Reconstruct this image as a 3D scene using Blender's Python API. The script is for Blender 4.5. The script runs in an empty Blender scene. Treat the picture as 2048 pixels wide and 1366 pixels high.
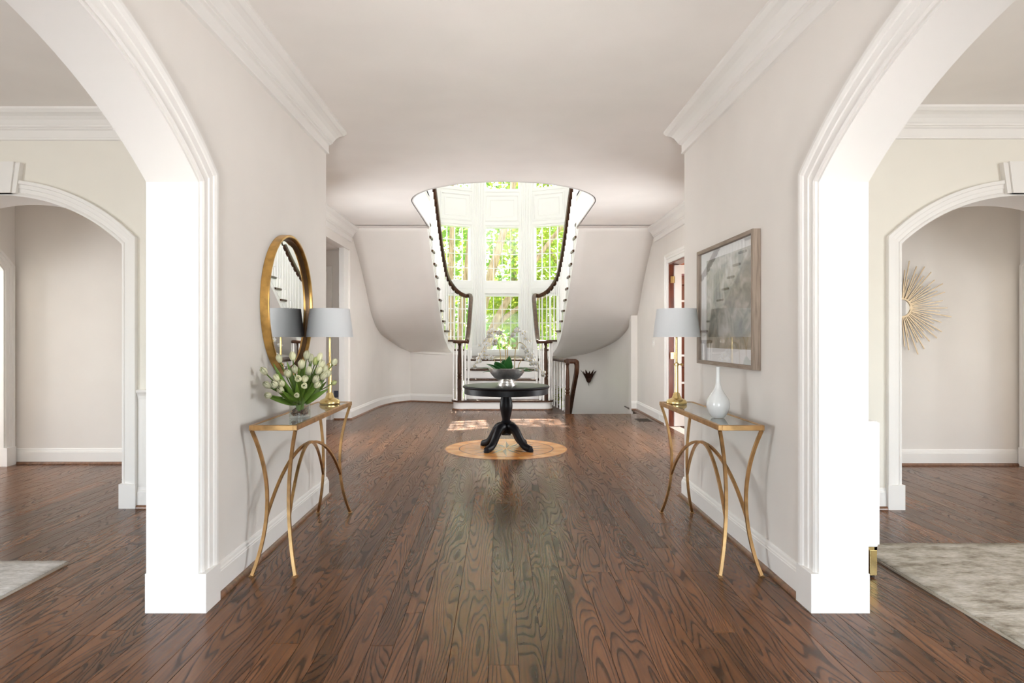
import bpy, bmesh, math, random
from mathutils import Vector, Matrix
random.seed(7)
PI = math.pi
S = bpy.context.scene
COL = S.collection
AX = 0.04            # axis of the hall and of the stairs
H = 3.13             # ceiling height
XL, XR = -1.48, 1.56  # faces of the two hall walls

# ---------------------------------------------------------------- camera
F = 1320.0
cam = bpy.data.cameras.new('camera'); camo = bpy.data.objects.new('camera', cam); COL.objects.link(camo)
camo.location = (0, 0, 1.35); camo.rotation_euler = (PI/2, 0, 0)
cam.sensor_width = 36; cam.lens = F/2048*36
cam.shift_x = (1024-1001)/2048; cam.shift_y = -(683-674)/2048
cam.clip_start = 0.05; cam.clip_end = 300
S.camera = camo
# ---------------------------------------------------------------- world, sun, window light, exposure
W = bpy.data.worlds.new('world'); S.world = W; W.use_nodes = True
nt = W.node_tree; nt.nodes.clear()
sky = nt.nodes.new('ShaderNodeTexSky'); sky.sky_type = 'NISHITA'; sky.sun_disc = False
sky.sun_elevation = math.radians(46); sky.sun_rotation = math.radians(8); sky.air_density = 1.0; sky.dust_density = 2.5; sky.ozone_density = 1.0
bg = nt.nodes.new('ShaderNodeBackground'); bg.inputs[1].default_value = 0.6
wo = nt.nodes.new('ShaderNodeOutputWorld')
nt.links.new(sky.outputs[0], bg.inputs[0]); nt.links.new(bg.outputs[0], wo.inputs[0])

sun = bpy.data.lights.new('sun', 'SUN'); sun.energy = 20.0; sun.angle = math.radians(0.6); sun.color = (1, .93, .82)
suno = bpy.data.objects.new('sun', sun); COL.objects.link(suno)
_d = Vector((0.10, -1.0, -math.tan(math.radians(44)))).normalized()
suno.rotation_euler = _d.to_track_quat('-Z', 'Y').to_euler()

def area(name, loc, target, sx, sy, power, color=(1, 1, 1), portal=False):
    l = bpy.data.lights.new(name, 'AREA'); l.shape = 'RECTANGLE'; l.size = sx; l.size_y = sy; l.energy = power; l.color = color
    o = bpy.data.objects.new(name, l); COL.objects.link(o); o.location = loc
    o.rotation_euler = (Vector(target)-Vector(loc)).to_track_quat('-Z', 'Y').to_euler()
    if portal: l.cycles.is_portal = True
    return o
# daylight entering by the front windows behind the camera (one light set in each window opening built below)
DAY = (0.96, 0.98, 1.0)
area('daylight_left_room_window', (-4.0, -2.93, 1.55), (-4.0, 5, 1.55), 2.6, 2.1, 14, DAY)
area('daylight_right_room_window', (4.1, -2.93, 1.55), (4.1, 5, 1.55), 2.6, 2.1, 14, DAY)
area('daylight_foyer_door', (AX, -2.93, 1.45), (AX, 5, 2.0), 2.0, 2.3, 40, DAY)
area('foyer_ceiling_fill', (AX, -2.92, .62), (AX, 4.5, 3.1), .9, .5, 13, (1, .98, .95)).data.spread = math.radians(38)  # added upward fill for the hall ceiling, narrowed to spare the arch undersides
area('fill_left_room_side', (-6.45, -.9, 1.5), (0, -.9, 2.5), 2.4, 2.0, 98, DAY)  # unseen side fill, added to cross-light the right hall wall
area('fill_right_room_side', (6.55, -.9, 1.5), (0, -.9, 2.5), 2.4, 2.0, 128, DAY)  # matching added fill, reaches the left hall wall
# added unseen fill lights: upstairs gallery, sides of the stair hall, ground-floor passages
area('fill_upper_front', (AX, 5.86, 5.2), (AX, 16, 4.2), 3.0, 1.6, 50, DAY)  # added to lighten the bay and stairs; upper walls have no window
area('fill_upper_left', (AX-2.48, 8.2, 5.2), (AX, 8.6, 4.4), 2.4, 1.6, 65, DAY)
area('fill_upper_right', (AX+2.48, 8.2, 5.2), (AX, 8.6, 4.4), 2.4, 1.6, 65, DAY)
area('fill_stair_hall_left', (AX-2.46, 8.2, 1.2), (AX, 9.9, 1.1), 1.5, 1.5, 35, DAY)  # pair added to brighten soffits and low walls, set in invented windows
area('fill_stair_hall_right', (AX+2.46, 7.95, 1.2), (AX, 9.8, 1.1), 1.3, 1.5, 35, DAY)
area('fill_left_passage', (-7.85, 6.3, 1.6), (0, 6.3, 2.0), 1.8, 1.9, 84, DAY)  # pair added for the corridors; the far walls behind them are solid
area('fill_right_passage', (7.95, 6.3, 1.6), (0, 6.3, 1.5), 1.8, 1.9, 56, DAY)
# sky portals in the stair bay
area('portal_bay', (AX, 15.85, 3.5), (AX, 0, 3.5), 1.0, 5.2, 1, portal=True)

S.view_settings.view_transform = 'Standard'; S.view_settings.look = 'None'
S.view_settings.exposure = 1.2; S.view_settings.gamma = 1.0; S.view_settings.use_curve_mapping = False
c = S.cycles
c.max_bounces = 14; c.diffuse_bounces = 8; c.glossy_bounces = 5; c.transmission_bounces = 8; c.transparent_max_bounces = 24
c.sample_clamp_indirect = 6.0; c.caustics_reflective = False; c.caustics_refractive = False
c.use_denoising = True; c.blur_glossy = 0.5

# ================================================================= materials
def mat(name, color=(.8, .8, .8), rough=.5, metal=0.0, spec=.5, coat=0.0, coat_rough=.1):
    m = bpy.data.materials.new(name); m.use_nodes = True
    p = m.node_tree.nodes['Principled BSDF']
    p.inputs['Base Color'].default_value = (*color, 1); p.inputs['Roughness'].default_value = rough
    p.inputs['Metallic'].default_value = metal; p.inputs['Specular IOR Level'].default_value = spec
    p.inputs['Coat Weight'].default_value = coat; p.inputs['Coat Roughness'].default_value = coat_rough
    return m
def N(m, t): return m.node_tree.nodes.new(t)
def L(m, a, b): m.node_tree.links.new(a, b)
def P(m): return m.node_tree.nodes['Principled BSDF']
def pos_noise(m, scale, detail=3, vec=(1, 1, 1), obj=False):
    tc = N(m, 'ShaderNodeTexCoord'); mp = N(m, 'ShaderNodeMapping'); mp.inputs['Scale'].default_value = vec
    no = N(m, 'ShaderNodeTexNoise'); no.inputs['Scale'].default_value = scale; no.inputs['Detail'].default_value = detail
    if obj: L(m, tc.outputs['Object'], mp.inputs[0])
    else:
        g = N(m, 'ShaderNodeNewGeometry'); L(m, g.outputs['Position'], mp.inputs[0])
    L(m, mp.outputs[0], no.inputs['Vector']); return no
def ramp(m, src, stops):
    r = N(m, 'ShaderNodeValToRGB'); e = r.color_ramp.elements
    while len(e) < len(stops): e.new(.5)
    for k, (p, col) in enumerate(stops): e[k].position = p; e[k].color = (*col, 1)
    L(m, src, r.inputs[0]); return r
def bump(m, src, strength, dist=.01):
    b = N(m, 'ShaderNodeBump'); b.inputs['Strength'].default_value = strength; b.inputs['Distance'].default_value = dist
    L(m, src, b.inputs['Height']); L(m, b.outputs[0], P(m).inputs['Normal'])
def paint(name, col, rough, var=.02, bs=.03):
    m = mat(name, col, rough, spec=.35)
    n = pos_noise(m, 2.2, 2)
    r = ramp(m, n.outputs[0], [(.3, tuple(v*(1-var) for v in col)), (.7, tuple(min(1, v*(1+var)) for v in col))])
    L(m, r.outputs[0], P(m).inputs['Base Color'])
    n2 = pos_noise(m, 260, 2); bump(m, n2.outputs[0], bs, .002)
    return m
M_wall = paint('wall_paint', (.775, .743, .705), .75)
M_cream = paint('cream_wall_paint', (.81, .785, .715), .75)
M_ceil = paint('ceiling_paint', (.86, .83, .80), .85)
M_trim = paint('trim_paint', (.83, .815, .79), .42, .01, .015)
M_stairwhite = paint('stair_white_paint', (.84, .83, .81), .4, .01, .01)
M_bay = paint('bay_white_paint', (.86, .86, .84), .45, .01, .01)

def wood(name, dark, mid, light, rough=.3, axis=(6, 6, .7), coat=.3, scale=4):
    m = mat(name, mid, rough, coat=coat, coat_rough=.12)
    n = pos_noise(m, scale, 5, axis, obj=True); n.inputs['Distortion'].default_value = .6
    r = ramp(m, n.outputs[0], [(.28, dark), (.5, mid), (.75, light)])
    L(m, r.outputs[0], P(m).inputs['Base Color']); bump(m, n.outputs[0], .08, .003)
    return m
M_darkwood = wood('dark_stained_oak', (.028, .011, .006), (.060, .026, .013), (.105, .050, .027), .38, coat=0)
P(M_darkwood).inputs['Specular IOR Level'].default_value = .2
M_shoe = wood('stained_shoe_moulding', (.10, .042, .018), (.17, .075, .035), (.24, .11, .055), .35)
M_cherry = wood('cherry_panelling', (.10, .02, .008), (.17, .038, .015), (.24, .06, .024), .3)

def floor_mat():
    m = mat('stained_oak_floor', (.1, .05, .03), .2, spec=.22)
    g = N(m, 'ShaderNodeNewGeometry'); at = N(m, 'ShaderNodeAttribute'); at.attribute_name = 'plank'
    sc = N(m, 'ShaderNodeVectorMath'); sc.operation = 'SCALE'; sc.inputs['Scale'].default_value = 37.0
    L(m, at.outputs['Vector'], sc.inputs[0])
    ad = N(m, 'ShaderNodeVectorMath'); ad.operation = 'ADD'
    L(m, g.outputs['Position'], ad.inputs[0]); L(m, sc.outputs[0], ad.inputs[1])
    def noise(vec, scale, detail, dist=0):
        mp = N(m, 'ShaderNodeMapping'); mp.inputs['Scale'].default_value = vec; L(m, ad.outputs[0], mp.inputs[0])
        n = N(m, 'ShaderNodeTexNoise'); n.inputs['Scale'].default_value = scale; n.inputs['Detail'].default_value = detail
        n.inputs['Distortion'].default_value = dist; L(m, mp.outputs[0], n.inputs['Vector']); return n
    # cathedral figure: contour lines of a stretched noise field
    fld = noise((5.4, .52, 1), 1.0, 1.5, .22)
    mu = N(m, 'ShaderNodeMath'); mu.operation = 'MULTIPLY'; mu.inputs[1].default_value = 32.0; L(m, fld.outputs[0], mu.inputs[0])
    fr = N(m, 'ShaderNodeMath'); fr.operation = 'FRACT'; L(m, mu.outputs[0], fr.inputs[0])
    line = ramp(m, fr.outputs[0], [(0, (0, 0, 0)), (.14, (.1, .1, .1)), (.36, (.85, .85, .85)), (.9, (1, 1, 1)), (1, (.2, .2, .2))])
    fine = noise((90, 3.0, 1), 1.0, 4)
    tone = noise((3, .5, 1), 1.0, 2)
    # plank tone
    sep = N(m, 'ShaderNodeSeparateXYZ'); L(m, at.outputs['Vector'], sep.inputs[0])
    base = ramp(m, sep.outputs[0], [(0, (.100, .042, .018)), (.35, (.140, .058, .024)), (.7, (.185, .076, .030)), (1, (.150, .066, .030))])
    dark = N(m, 'ShaderNodeMix'); dark.data_type = 'RGBA'; dark.blend_type = 'MULTIPLY'; dark.inputs['Factor'].default_value = 1
    fm = N(m, 'ShaderNodeMapRange'); fm.inputs[3].default_value = .30; fm.inputs[4].default_value = 1.10
    L(m, line.outputs[0], fm.inputs[0]); 
    fm2 = N(m, 'ShaderNodeMapRange'); fm2.inputs[1].default_value = .3; fm2.inputs[2].default_value = .7; fm2.inputs[3].default_value = .72; fm2.inputs[4].default_value = 1.22
    L(m, fine.outputs[0], fm2.inputs[0])
    fm3 = N(m, 'ShaderNodeMapRange'); fm3.inputs[1].default_value = .3; fm3.inputs[2].default_value = .7; fm3.inputs[3].default_value = .75; fm3.inputs[4].default_value = 1.2
    L(m, tone.outputs[0], fm3.inputs[0])
    a = N(m, 'ShaderNodeMath'); a.operation = 'MULTIPLY'; L(m, fm.outputs[0], a.inputs[0]); L(m, fm2.outputs[0], a.inputs[1])
    b = N(m, 'ShaderNodeMath'); b.operation = 'MULTIPLY'; L(m, a.outputs[0], b.inputs[0]); L(m, fm3.outputs[0], b.inputs[1])
    L(m, base.outputs[0], dark.inputs[6]); L(m, b.outputs[0], dark.inputs[7])
    L(m, dark.outputs[2], P(m).inputs['Base Color'])
    rr = N(m, 'ShaderNodeMapRange'); rr.inputs[3].default_value = .30; rr.inputs[4].default_value = .22
    L(m, line.outputs[0], rr.inputs[0]); L(m, rr.outputs[0], P(m).inputs['Roughness'])
    bump(m, a.outputs[0], .03, .002)
    return m
M_floor = floor_mat()
M_gap = mat('subfloor_dark', (.03, .016, .01), .8)
def gold(name, col, rough):
    m = mat(name, col, rough, 1.0)
    n = pos_noise(m, 14, 4, (1, 1, 1), obj=True)
    r = ramp(m, n.outputs[0], [(.3, tuple(v*.68 for v in col)), (.55, col), (.8, tuple(min(1, v*1.2) for v in col))])
    L(m, r.outputs[0], P(m).inputs['Base Color']); bump(m, n.outputs[0], .15, .002); return m
M_goldleaf = gold('antique_gold_leaf', (.56, .34, .15), .38)
M_mirrorgold = gold('brushed_gold_frame', (.66, .40, .13), .32)
M_brass = mat('satin_brass', (.80, .62, .28), .24, 1.0)
M_sunray = mat('champagne_metal', (.60, .48, .33), .35, 1.0)
M_mirror = mat('mirror_silver', (.93, .94, .94), .01, 1.0)
M_black = mat('black_painted_wood', (.006, .006, .008), .38, spec=.2)
M_silver = mat('hammered_silver', (.85, .83, .80), .28, .92)
_n = pos_noise(M_silver, 22, 3, obj=True); bump(M_silver, _n.outputs[0], .35, .01)
_r = ramp(M_silver, _n.outputs[0], [(.3, (.68, .66, .64)), (.7, (.95, .93, .90))]); L(M_silver, _r.outputs[0], P(M_silver).inputs['Base Color'])
M_shade = mat('linen_shade', (.74, .76, .78), .9)
_w = pos_noise(M_shade, 220, 2, (1, 1, .3), obj=True); bump(M_shade, _w.outputs[0], .15, .001)
_t = N(M_shade, 'ShaderNodeBsdfTranslucent'); _t.inputs[0].default_value = (.8, .82, .84, 1); _x = N(M_shade, 'ShaderNodeMixShader'); _x.inputs[0].default_value = .22
L(M_shade, P(M_shade).outputs[0], _x.inputs[1]); L(M_shade, _t.outputs[0], _x.inputs[2]); L(M_shade, _x.outputs[0], M_shade.node_tree.nodes['Material Output'].inputs[0])
M_cord = mat('clear_cord', (.5, .45, .38), .6)
M_porcelain = mat('white_glazed_glass', (.70, .72, .72), .08, coat=.4)
M_plastic = mat('white_plastic', (.85, .84, .81), .35)
M_iron = mat('rusted_iron', (.055, .022, .014), .55, .6)
M_greyplate = mat('blue_grey_plate', (.10, .12, .17), .45)
M_register = mat('bronze_register', (.045, .035, .028), .45, .6)
def glass(name, tint=(1, 1, 1), ior=1.45, boost=1.0):
    m = bpy.data.materials.new(name); m.use_nodes = True; m.node_tree.nodes.clear()
    o = N(m, 'ShaderNodeOutputMaterial'); t = N(m, 'ShaderNodeBsdfTransparent'); t.inputs[0].default_value = (*tint, 1)
    gl = N(m, 'ShaderNodeBsdfGlossy'); gl.inputs['Roughness'].default_value = .01
    mx = N(m, 'ShaderNodeMixShader'); g = N(m, 'ShaderNodeNewGeometry')
    dt = N(m, 'ShaderNodeVectorMath'); dt.operation = 'DOT_PRODUCT'; L(m, g.outputs['Normal'], dt.inputs[0]); L(m, g.outputs['Incoming'], dt.inputs[1])
    def ma(op, a, b=None, clamp=False):
        k = N(m, 'ShaderNodeMath'); k.operation = op; k.use_clamp = clamp
        for i, q in enumerate((a, b)):
            if q is None: continue
            if isinstance(q, (int, float)): k.inputs[i].default_value = q
            else: L(m, q, k.inputs[i])
        return k.outputs[0]
    r0 = ((ior-1)/(ior+1))**2
    k5 = ma('POWER', ma('SUBTRACT', 1.0, ma('ABSOLUTE', dt.outputs['Value'])), 5.0)
    fac = ma('MULTIPLY', ma('ADD', ma('MULTIPLY', k5, 1-r0), r0), boost, True); L(m, fac, mx.inputs[0])
    L(m, t.outputs[0], mx.inputs[1]); L(m, gl.outputs[0], mx.inputs[2]); L(m, mx.outputs[0], o.inputs[0]); return m
M_pane = glass('window_glass', (.97, .98, .97), 1.35, .7)
M_tableglass = glass('table_glass', (.86, .91, .89), 1.5, 1.3)
M_picglass = glass('picture_glass', (1, 1, 1), 1.5, 1.0)
M_vaseglass = glass('vase_glass', (.95, .97, .96), 1.45, 1.0)
M_water = glass('vase_water', (.93, .95, .93), 1.33, 1.0)
def leafmat(name, col, tr=.35, rough=.45):
    m = bpy.data.materials.new(name); m.use_nodes = True; p = P(m)
    n = pos_noise(m, 9, 3); r = ramp(m, n.outputs[0], [(.3, tuple(v*.65 for v in col)), (.7, tuple(min(1, v*1.3) for v in col))])
    L(m, r.outputs[0], p.inputs['Base Color']); p.inputs['Roughness'].default_value = rough
    t = N(m, 'ShaderNodeBsdfTranslucent'); L(m, r.outputs[0], t.inputs[0])
    mx = N(m, 'ShaderNodeMixShader'); mx.inputs[0].default_value = tr
    out = m.node_tree.nodes['Material Output']
    L(m, p.outputs[0], mx.inputs[1]); L(m, t.outputs[0], mx.inputs[2]); L(m, mx.outputs[0], out.inputs[0]); return m
M_tuleaf = leafmat('tulip_leaf', (.13, .23, .03), .25)
M_tulip = leafmat('tulip_petal', (.80, .80, .56), .3, .6)
M_tulip2 = leafmat('tulip_petal_green', (.68, .74, .34), .3, .6)
M_orchleaf = leafmat('orchid_leaf', (.035, .15, .035), .1, .3)
M_orch = leafmat('orchid_petal', (.88, .87, .82), .4, .6)
M_orchlip = mat('orchid_lip', (.75, .62, .25), .5)
M_orchstem = mat('orchid_stem', (.42, .30, .13), .5)
M_tree1 = leafmat('tree_leaf_yellow_green', (.40, .47, .06), .55, .5)
M_tree2 = leafmat('tree_leaf_green', (.24, .38, .08), .5, .5)
M_bark = mat('tree_bark', (.34, .23, .12), .9)
_b = pos_noise(M_bark, 5, 5, (4, 4, .6)); _r = ramp(M_bark, _b.outputs[0], [(.3, (.20, .125, .055)), (.7, (.48, .35, .20))]); L(M_bark, _r.outputs[0], P(M_bark).inputs['Base Color'])
M_lawn = mat('lawn', (.22, .33, .06), .9)
_b = pos_noise(M_lawn, 3, 5); _r = ramp(M_lawn, _b.outputs[0], [(.3, (.12, .22, .04)), (.7, (.36, .45, .12))]); L(M_lawn, _r.outputs[0], P(M_lawn).inputs['Base Color'])
M_pebble = mat('brown_pebble', (.14, .075, .05), .25)
_b = pos_noise(M_pebble, 60, 2); _r = ramp(M_pebble, _b.outputs[0], [(.35, (.05, .028, .022)), (.65, (.30, .20, .15))]); L(M_pebble, _r.outputs[0], P(M_pebble).inputs['Base Color'])
def rugmat(name, a, b, d):
    m = mat(name, a, .95, spec=.1)
    n = pos_noise(m, 5.0, 8, (1.0, 2.0, 1)); n.inputs['Roughness'].default_value = .72
    r = ramp(m, n.outputs[0], [(.34, d), (.47, a), (.62, b)])
    n2 = pos_noise(m, 120, 2, (.25, 1, 1))
    mx = N(m, 'ShaderNodeMix'); mx.data_type = 'RGBA'; mx.blend_type = 'MULTIPLY'; mx.inputs['Factor'].default_value = .5
    r2 = ramp(m, n2.outputs[0], [(.35, (.55, .55, .55)), (.6, (1, 1, 1))])
    L(m, r.outputs[0], mx.inputs[6]); L(m, r2.outputs[0], mx.inputs[7]); L(m, mx.outputs[2], P(m).inputs['Base Color'])
    bump(m, n2.outputs[0], .5, .006); return m
M_rug = rugmat('distressed_rug', (.45, .41, .345), (.62, .58, .52), (.24, .205, .16))
M_rug2 = rugmat('pale_patterned_rug', (.58, .56, .53), (.70, .68, .66), (.42, .40, .37))
M_ray1 = wood('inlay_light_maple', (.50, .22, .06), (.62, .30, .09), (.72, .40, .15), .25, (1, 8, 1), .1, 6)
M_ray2 = wood('inlay_dark_walnut', (.11, .04, .015), (.18, .07, .025), (.26, .11, .04), .25, (1, 8, 1), .1, 6)
M_ray3 = wood('inlay_amber', (.42, .16, .035), (.54, .22, .05), (.64, .29, .08), .25, (1, 8, 1), .1, 6)
M_frame = wood('grey_oak_frame', (.19, .145, .11), (.27, .21, .165), (.36, .29, .235), .6, (8, .8, 8), 0, 7)
M_frame_v = wood('grey_oak_frame_upright', (.19, .145, .11), (.27, .21, .165), (.36, .29, .235), .6, (9, 9, .7), 0, 7)
M_mat = mat('white_mat_board', (.84, .84, .86), .85)

# ================================================================= mesh helpers
def tag(o, label=None, cat=None, group=None, kind=None):
    if label: o['label'] = label
    if cat: o['category'] = cat
    if group: o['group'] = group
    if kind: o['kind'] = kind
    return o
def thing(name, label, cat, loc=(0, 0, 0), group=None, kind=None):
    o = bpy.data.objects.new(name, None); COL.objects.link(o); o.location = loc; o.empty_display_size = .1
    return tag(o, label, cat, group, kind)
def base_of(p):
    v = Vector((0, 0, 0))
    while p is not None: v += p.location; p = p.parent
    return v
def mk(name, verts, faces, m, parent=None, smooth=False, angle=None, kind=None):
    """one mesh object; world coordinates in, parented without shifting"""
    off = base_of(parent)
    me = bpy.data.meshes.new(name); me.from_pydata([tuple(Vector(v)-off) for v in verts], [], faces)
    bm = bmesh.new(); bm.from_mesh(me); bmesh.ops.recalc_face_normals(bm, faces=bm.faces)
    if smooth:
        for f in bm.faces: f.smooth = True
        a = angle or math.radians(40)
        for e in bm.edges:
            if len(e.link_faces) == 2 and e.calc_face_angle(0) > a: e.smooth = False
    bm.to_mesh(me); bm.free()
    me.materials.append(m)
    o = bpy.data.objects.new(name, me); COL.objects.link(o)
    if parent: o.parent = parent
    if kind: o['kind'] = kind
    return o
def boxg(x0, x1, y0, y1, z0, z1):
    v = [(x0, y0, z0), (x1, y0, z0), (x1, y1, z0), (x0, y1, z0), (x0, y0, z1), (x1, y0, z1), (x1, y1, z1), (x0, y1, z1)]
    return v, [(0, 1, 2, 3), (4, 5, 6, 7), (0, 1, 5, 4), (1, 2, 6, 5), (2, 3, 7, 6), (3, 0, 4, 7)]
def join(gs):
    V, Fc = [], []
    for v, f in gs:
        n = len(V); V += list(v); Fc += [tuple(i+n for i in q) for q in f]
    return V, Fc
def box(name, x0, x1, y0, y1, z0, z1, m, parent=None, bev=0, kind=None):
    v, f = boxg(x0, x1, y0, y1, z0, z1)
    o = mk(name, v, f, m, parent, kind=kind)
    if bev:
        b = o.modifiers.new('bevel', 'BEVEL'); b.width = bev; b.segments = 2; b.limit_method = 'NONE'
    return o
def struct(name, g, m, label=None, smooth=False, parent=None):
    o = mk(name, g[0], g[1], m, parent, smooth)
    if parent is None: o['kind'] = 'structure'; 
    if label: o['label'] = label
    return o
def prism(poly, axis, a0, a1):
    n = len(poly)
    def p(q, a):
        return (a, q[0], q[1]) if axis == 'x' else (q[0], a, q[1]) if axis == 'y' else (q[0], q[1], a)
    v = [p(q, a0) for q in poly]+[p(q, a1) for q in poly]
    f = [tuple(range(n)), tuple(range(n, 2*n))]+[(i, (i+1) % n, (i+1) % n+n, i+n) for i in range(n)]
    return v, f
def lathe(prof, n=32, c=(0, 0, 0), cap=True):
    v, f = [], []
    for r, z in prof:
        for k in range(n):
            a = 2*PI*k/n; v.append((c[0]+r*math.cos(a), c[1]+r*math.sin(a), c[2]+z))
    for i in range(len(prof)-1):
        for k in range(n):
            f.append((i*n+k, i*n+(k+1) % n, (i+1)*n+(k+1) % n, (i+1)*n+k))
    if cap:
        f.append(tuple(range(n))); f.append(tuple(range((len(prof)-1)*n, len(prof)*n)))
    return v, f
def tube(path, rad, n=8, rot=0.0, flat=1.0, up=None):
    pts = [Vector(p) for p in path]; v, f = [], []
    rads = rad if isinstance(rad, (list, tuple)) else [rad]*len(pts)
    prev = None
    for i, p in enumerate(pts):
        t = (pts[min(i+1, len(pts)-1)]-pts[max(i-1, 0)]).normalized()
        if up is not None:
            u = Vector(up); a = t.cross(u)
            if a.length < 1e-4: a = t.cross(Vector((1, 0, 0)))
            a.normalize(); b = a.cross(t).normalized()
        else:
            if prev is None:
                a = t.cross(Vector((0, 0, 1)))
                if a.length < 1e-3: a = t.cross(Vector((1, 0, 0)))
                a.normalize()
            else:
                a = (prev-t*prev.dot(t)).normalized()
            prev = a; b = t.cross(a)
        for k in range(n):
            an = 2*PI*k/n+rot
            v.append(p+a*(math.cos(an)*rads[i])+b*(math.sin(an)*rads[i]*flat))
    for i in range(len(pts)-1):
        for k in range(n):
            f.append((i*n+k, i*n+(k+1) % n, (i+1)*n+(k+1) % n, (i+1)*n+k))
    f.append(tuple(range(n))); f.append(tuple(range((len(pts)-1)*n, len(pts)*n)))
    return [tuple(q) for q in v], f
def catmull(pts, k=6):
    P_ = [Vector(p) for p in pts]; out = []
    for i in range(len(P_)-1):
        a, b, c_, d = P_[max(i-1, 0)], P_[i], P_[i+1], P_[min(i+2, len(P_)-1)]
        for j in range(k):
            t = j/k
            out.append(.5*((2*b)+(c_-a)*t+(2*a-5*b+4*c_-d)*t*t+(3*b-a-3*c_+d)*t**3))
    out.append(P_[-1]); return out
def sweep2d(path, prof, to3, closed=False, side=1):
    """profile (offset, depth) swept along a planar path with mitred corners; offset is to the right of travel * side"""
    n = len(path); v, f = [], []; m = len(prof)
    def nrm(a, b):
        d = Vector((b[0]-a[0], b[1]-a[1])); d.normalize(); return Vector((d.y, -d.x))*side
    for i in range(n):
        if closed or 0 < i < n-1:
            n1, n2 = nrm(path[i-1], path[i]), nrm(path[i], path[(i+1) % n])
            q = (n1+n2)/max(.15, 1+n1.dot(n2))
        else: q = nrm(path[0], path[1]) if i == 0 else nrm(path[-2], path[-1])
        for o, d in prof: v.append(to3(path[i][0]+q.x*o, path[i][1]+q.y*o, d))
    for i in range(n if closed else n-1):
        j = (i+1) % n
        for k in range(m): f.append((i*m+k, i*m+(k+1) % m, j*m+(k+1) % m, j*m+k))
    if not closed: f.append(tuple(range(m))); f.append(tuple(range((n-1)*m, n*m)))
    return v, f
def grid_wall(axis, a0, a1, u0, u1, z0, z1, holes):
    """solid wall between a0..a1 on axis, u0..u1 along it, with rectangular holes"""
    us = sorted({u0, u1, *[h[0] for h in holes], *[h[1] for h in holes]}); zs = sorted({z0, z1, *[h[2] for h in holes], *[h[3] for h in holes]})
    gs = []
    for i in range(len(us)-1):
        for j in range(len(zs)-1):
            cu, cz = (us[i]+us[i+1])/2, (zs[j]+zs[j+1])/2
            if any(h[0] < cu < h[1] and h[2] < cz < h[3] for h in holes): continue
            gs.append(boxg(us[i], us[i+1], a0, a1, zs[j], zs[j+1]) if axis == 'y' else boxg(a0, a1, us[i], us[i+1], zs[j], zs[j+1]) if axis == 'x'
                      else boxg(us[i], us[i+1], zs[j], zs[j+1], a0, a1))
    return join(gs)
def arc_pts(cx, w, zs, R, n=28):
    cz = zs-math.sqrt(R*R-w*w); a0 = math.asin(w/R)
    return [(cx+R*math.sin(a0-2*a0*k/n), cz+R*math.cos(a0-2*a0*k/n)) for k in range(n+1)]

# ================================================================= structure
A1 = dict(c=1.80, w=1.442, zs=2.114, R=2.40)            # side arches of the hall
A2L = dict(c=-3.96, w=.975, zs=2.09, R=1.40); A2R = dict(c=4.105, w=.965, zs=2.09, R=1.40)
def arch_wall(axis, a0, a1, u0, u1, A, z1=H):
    arc = arc_pts(A['c'], A['w'], A['zs'], A['R'])
    poly = [(u0, 0), (u0, z1), (u1, z1), (u1, 0), (A['c']+A['w'], 0)]+arc+[(A['c']-A['w'], 0)]
    return prism(poly, axis, a0, a1)
struct('wall_left', arch_wall('x', XL-.25, XL, -3, 5.6, A1), M_wall)
struct('wall_right', arch_wall('x', XR, XR+.237, -3, 5.6, A1), M_wall)
struct('wall_left_room', arch_wall('y', 5.23, 5.6, -6.6, XL-.25, A2L), M_cream)
struct('wall_right_room', arch_wall('y', 5.19, 5.6, XR+.237, 6.7, A2R), M_cream)
# rear corridors behind the two rooms
struct('wall_left_corridor', boxg(-5.3, -2.46, 7.04, 7.2, 0, H), M_wall)
struct('wall_right_corridor', boxg(2.54, 5.6, 6.96, 7.12, 0, H), M_wall)
A3L = dict(c=6.25, w=.64, zs=2.05, R=.95); A3R = dict(c=6.2, w=.62, zs=2.05, R=.95)
struct('wall_left_passage', arch_wall('x', -5.36, -5.18, 5.5, 7.1, A3L), M_wall)
struct('wall_right_passage', arch_wall('x', 5.48, 5.66, 5.5, 7.1, A3R), M_wall)
struct('wall_left_far', boxg(-8.0, -7.9, 5, 9.3, 0, H), M_wall)
struct('wall_right_far', boxg(8.0, 8.1, 5, 8, 0, H), M_wall)
struct('wall_left_far_back', boxg(-8.0, -5.3, 9.2, 9.3, 0, H), M_wall)
struct('wall_left_far_inner', boxg(-5.36, -5.26, 7.1, 9.3, 0, H), M_wall)
struct('wall_right_far_back', boxg(5.66, 8.1, 7.6, 7.7, 0, H), M_wall)
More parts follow.
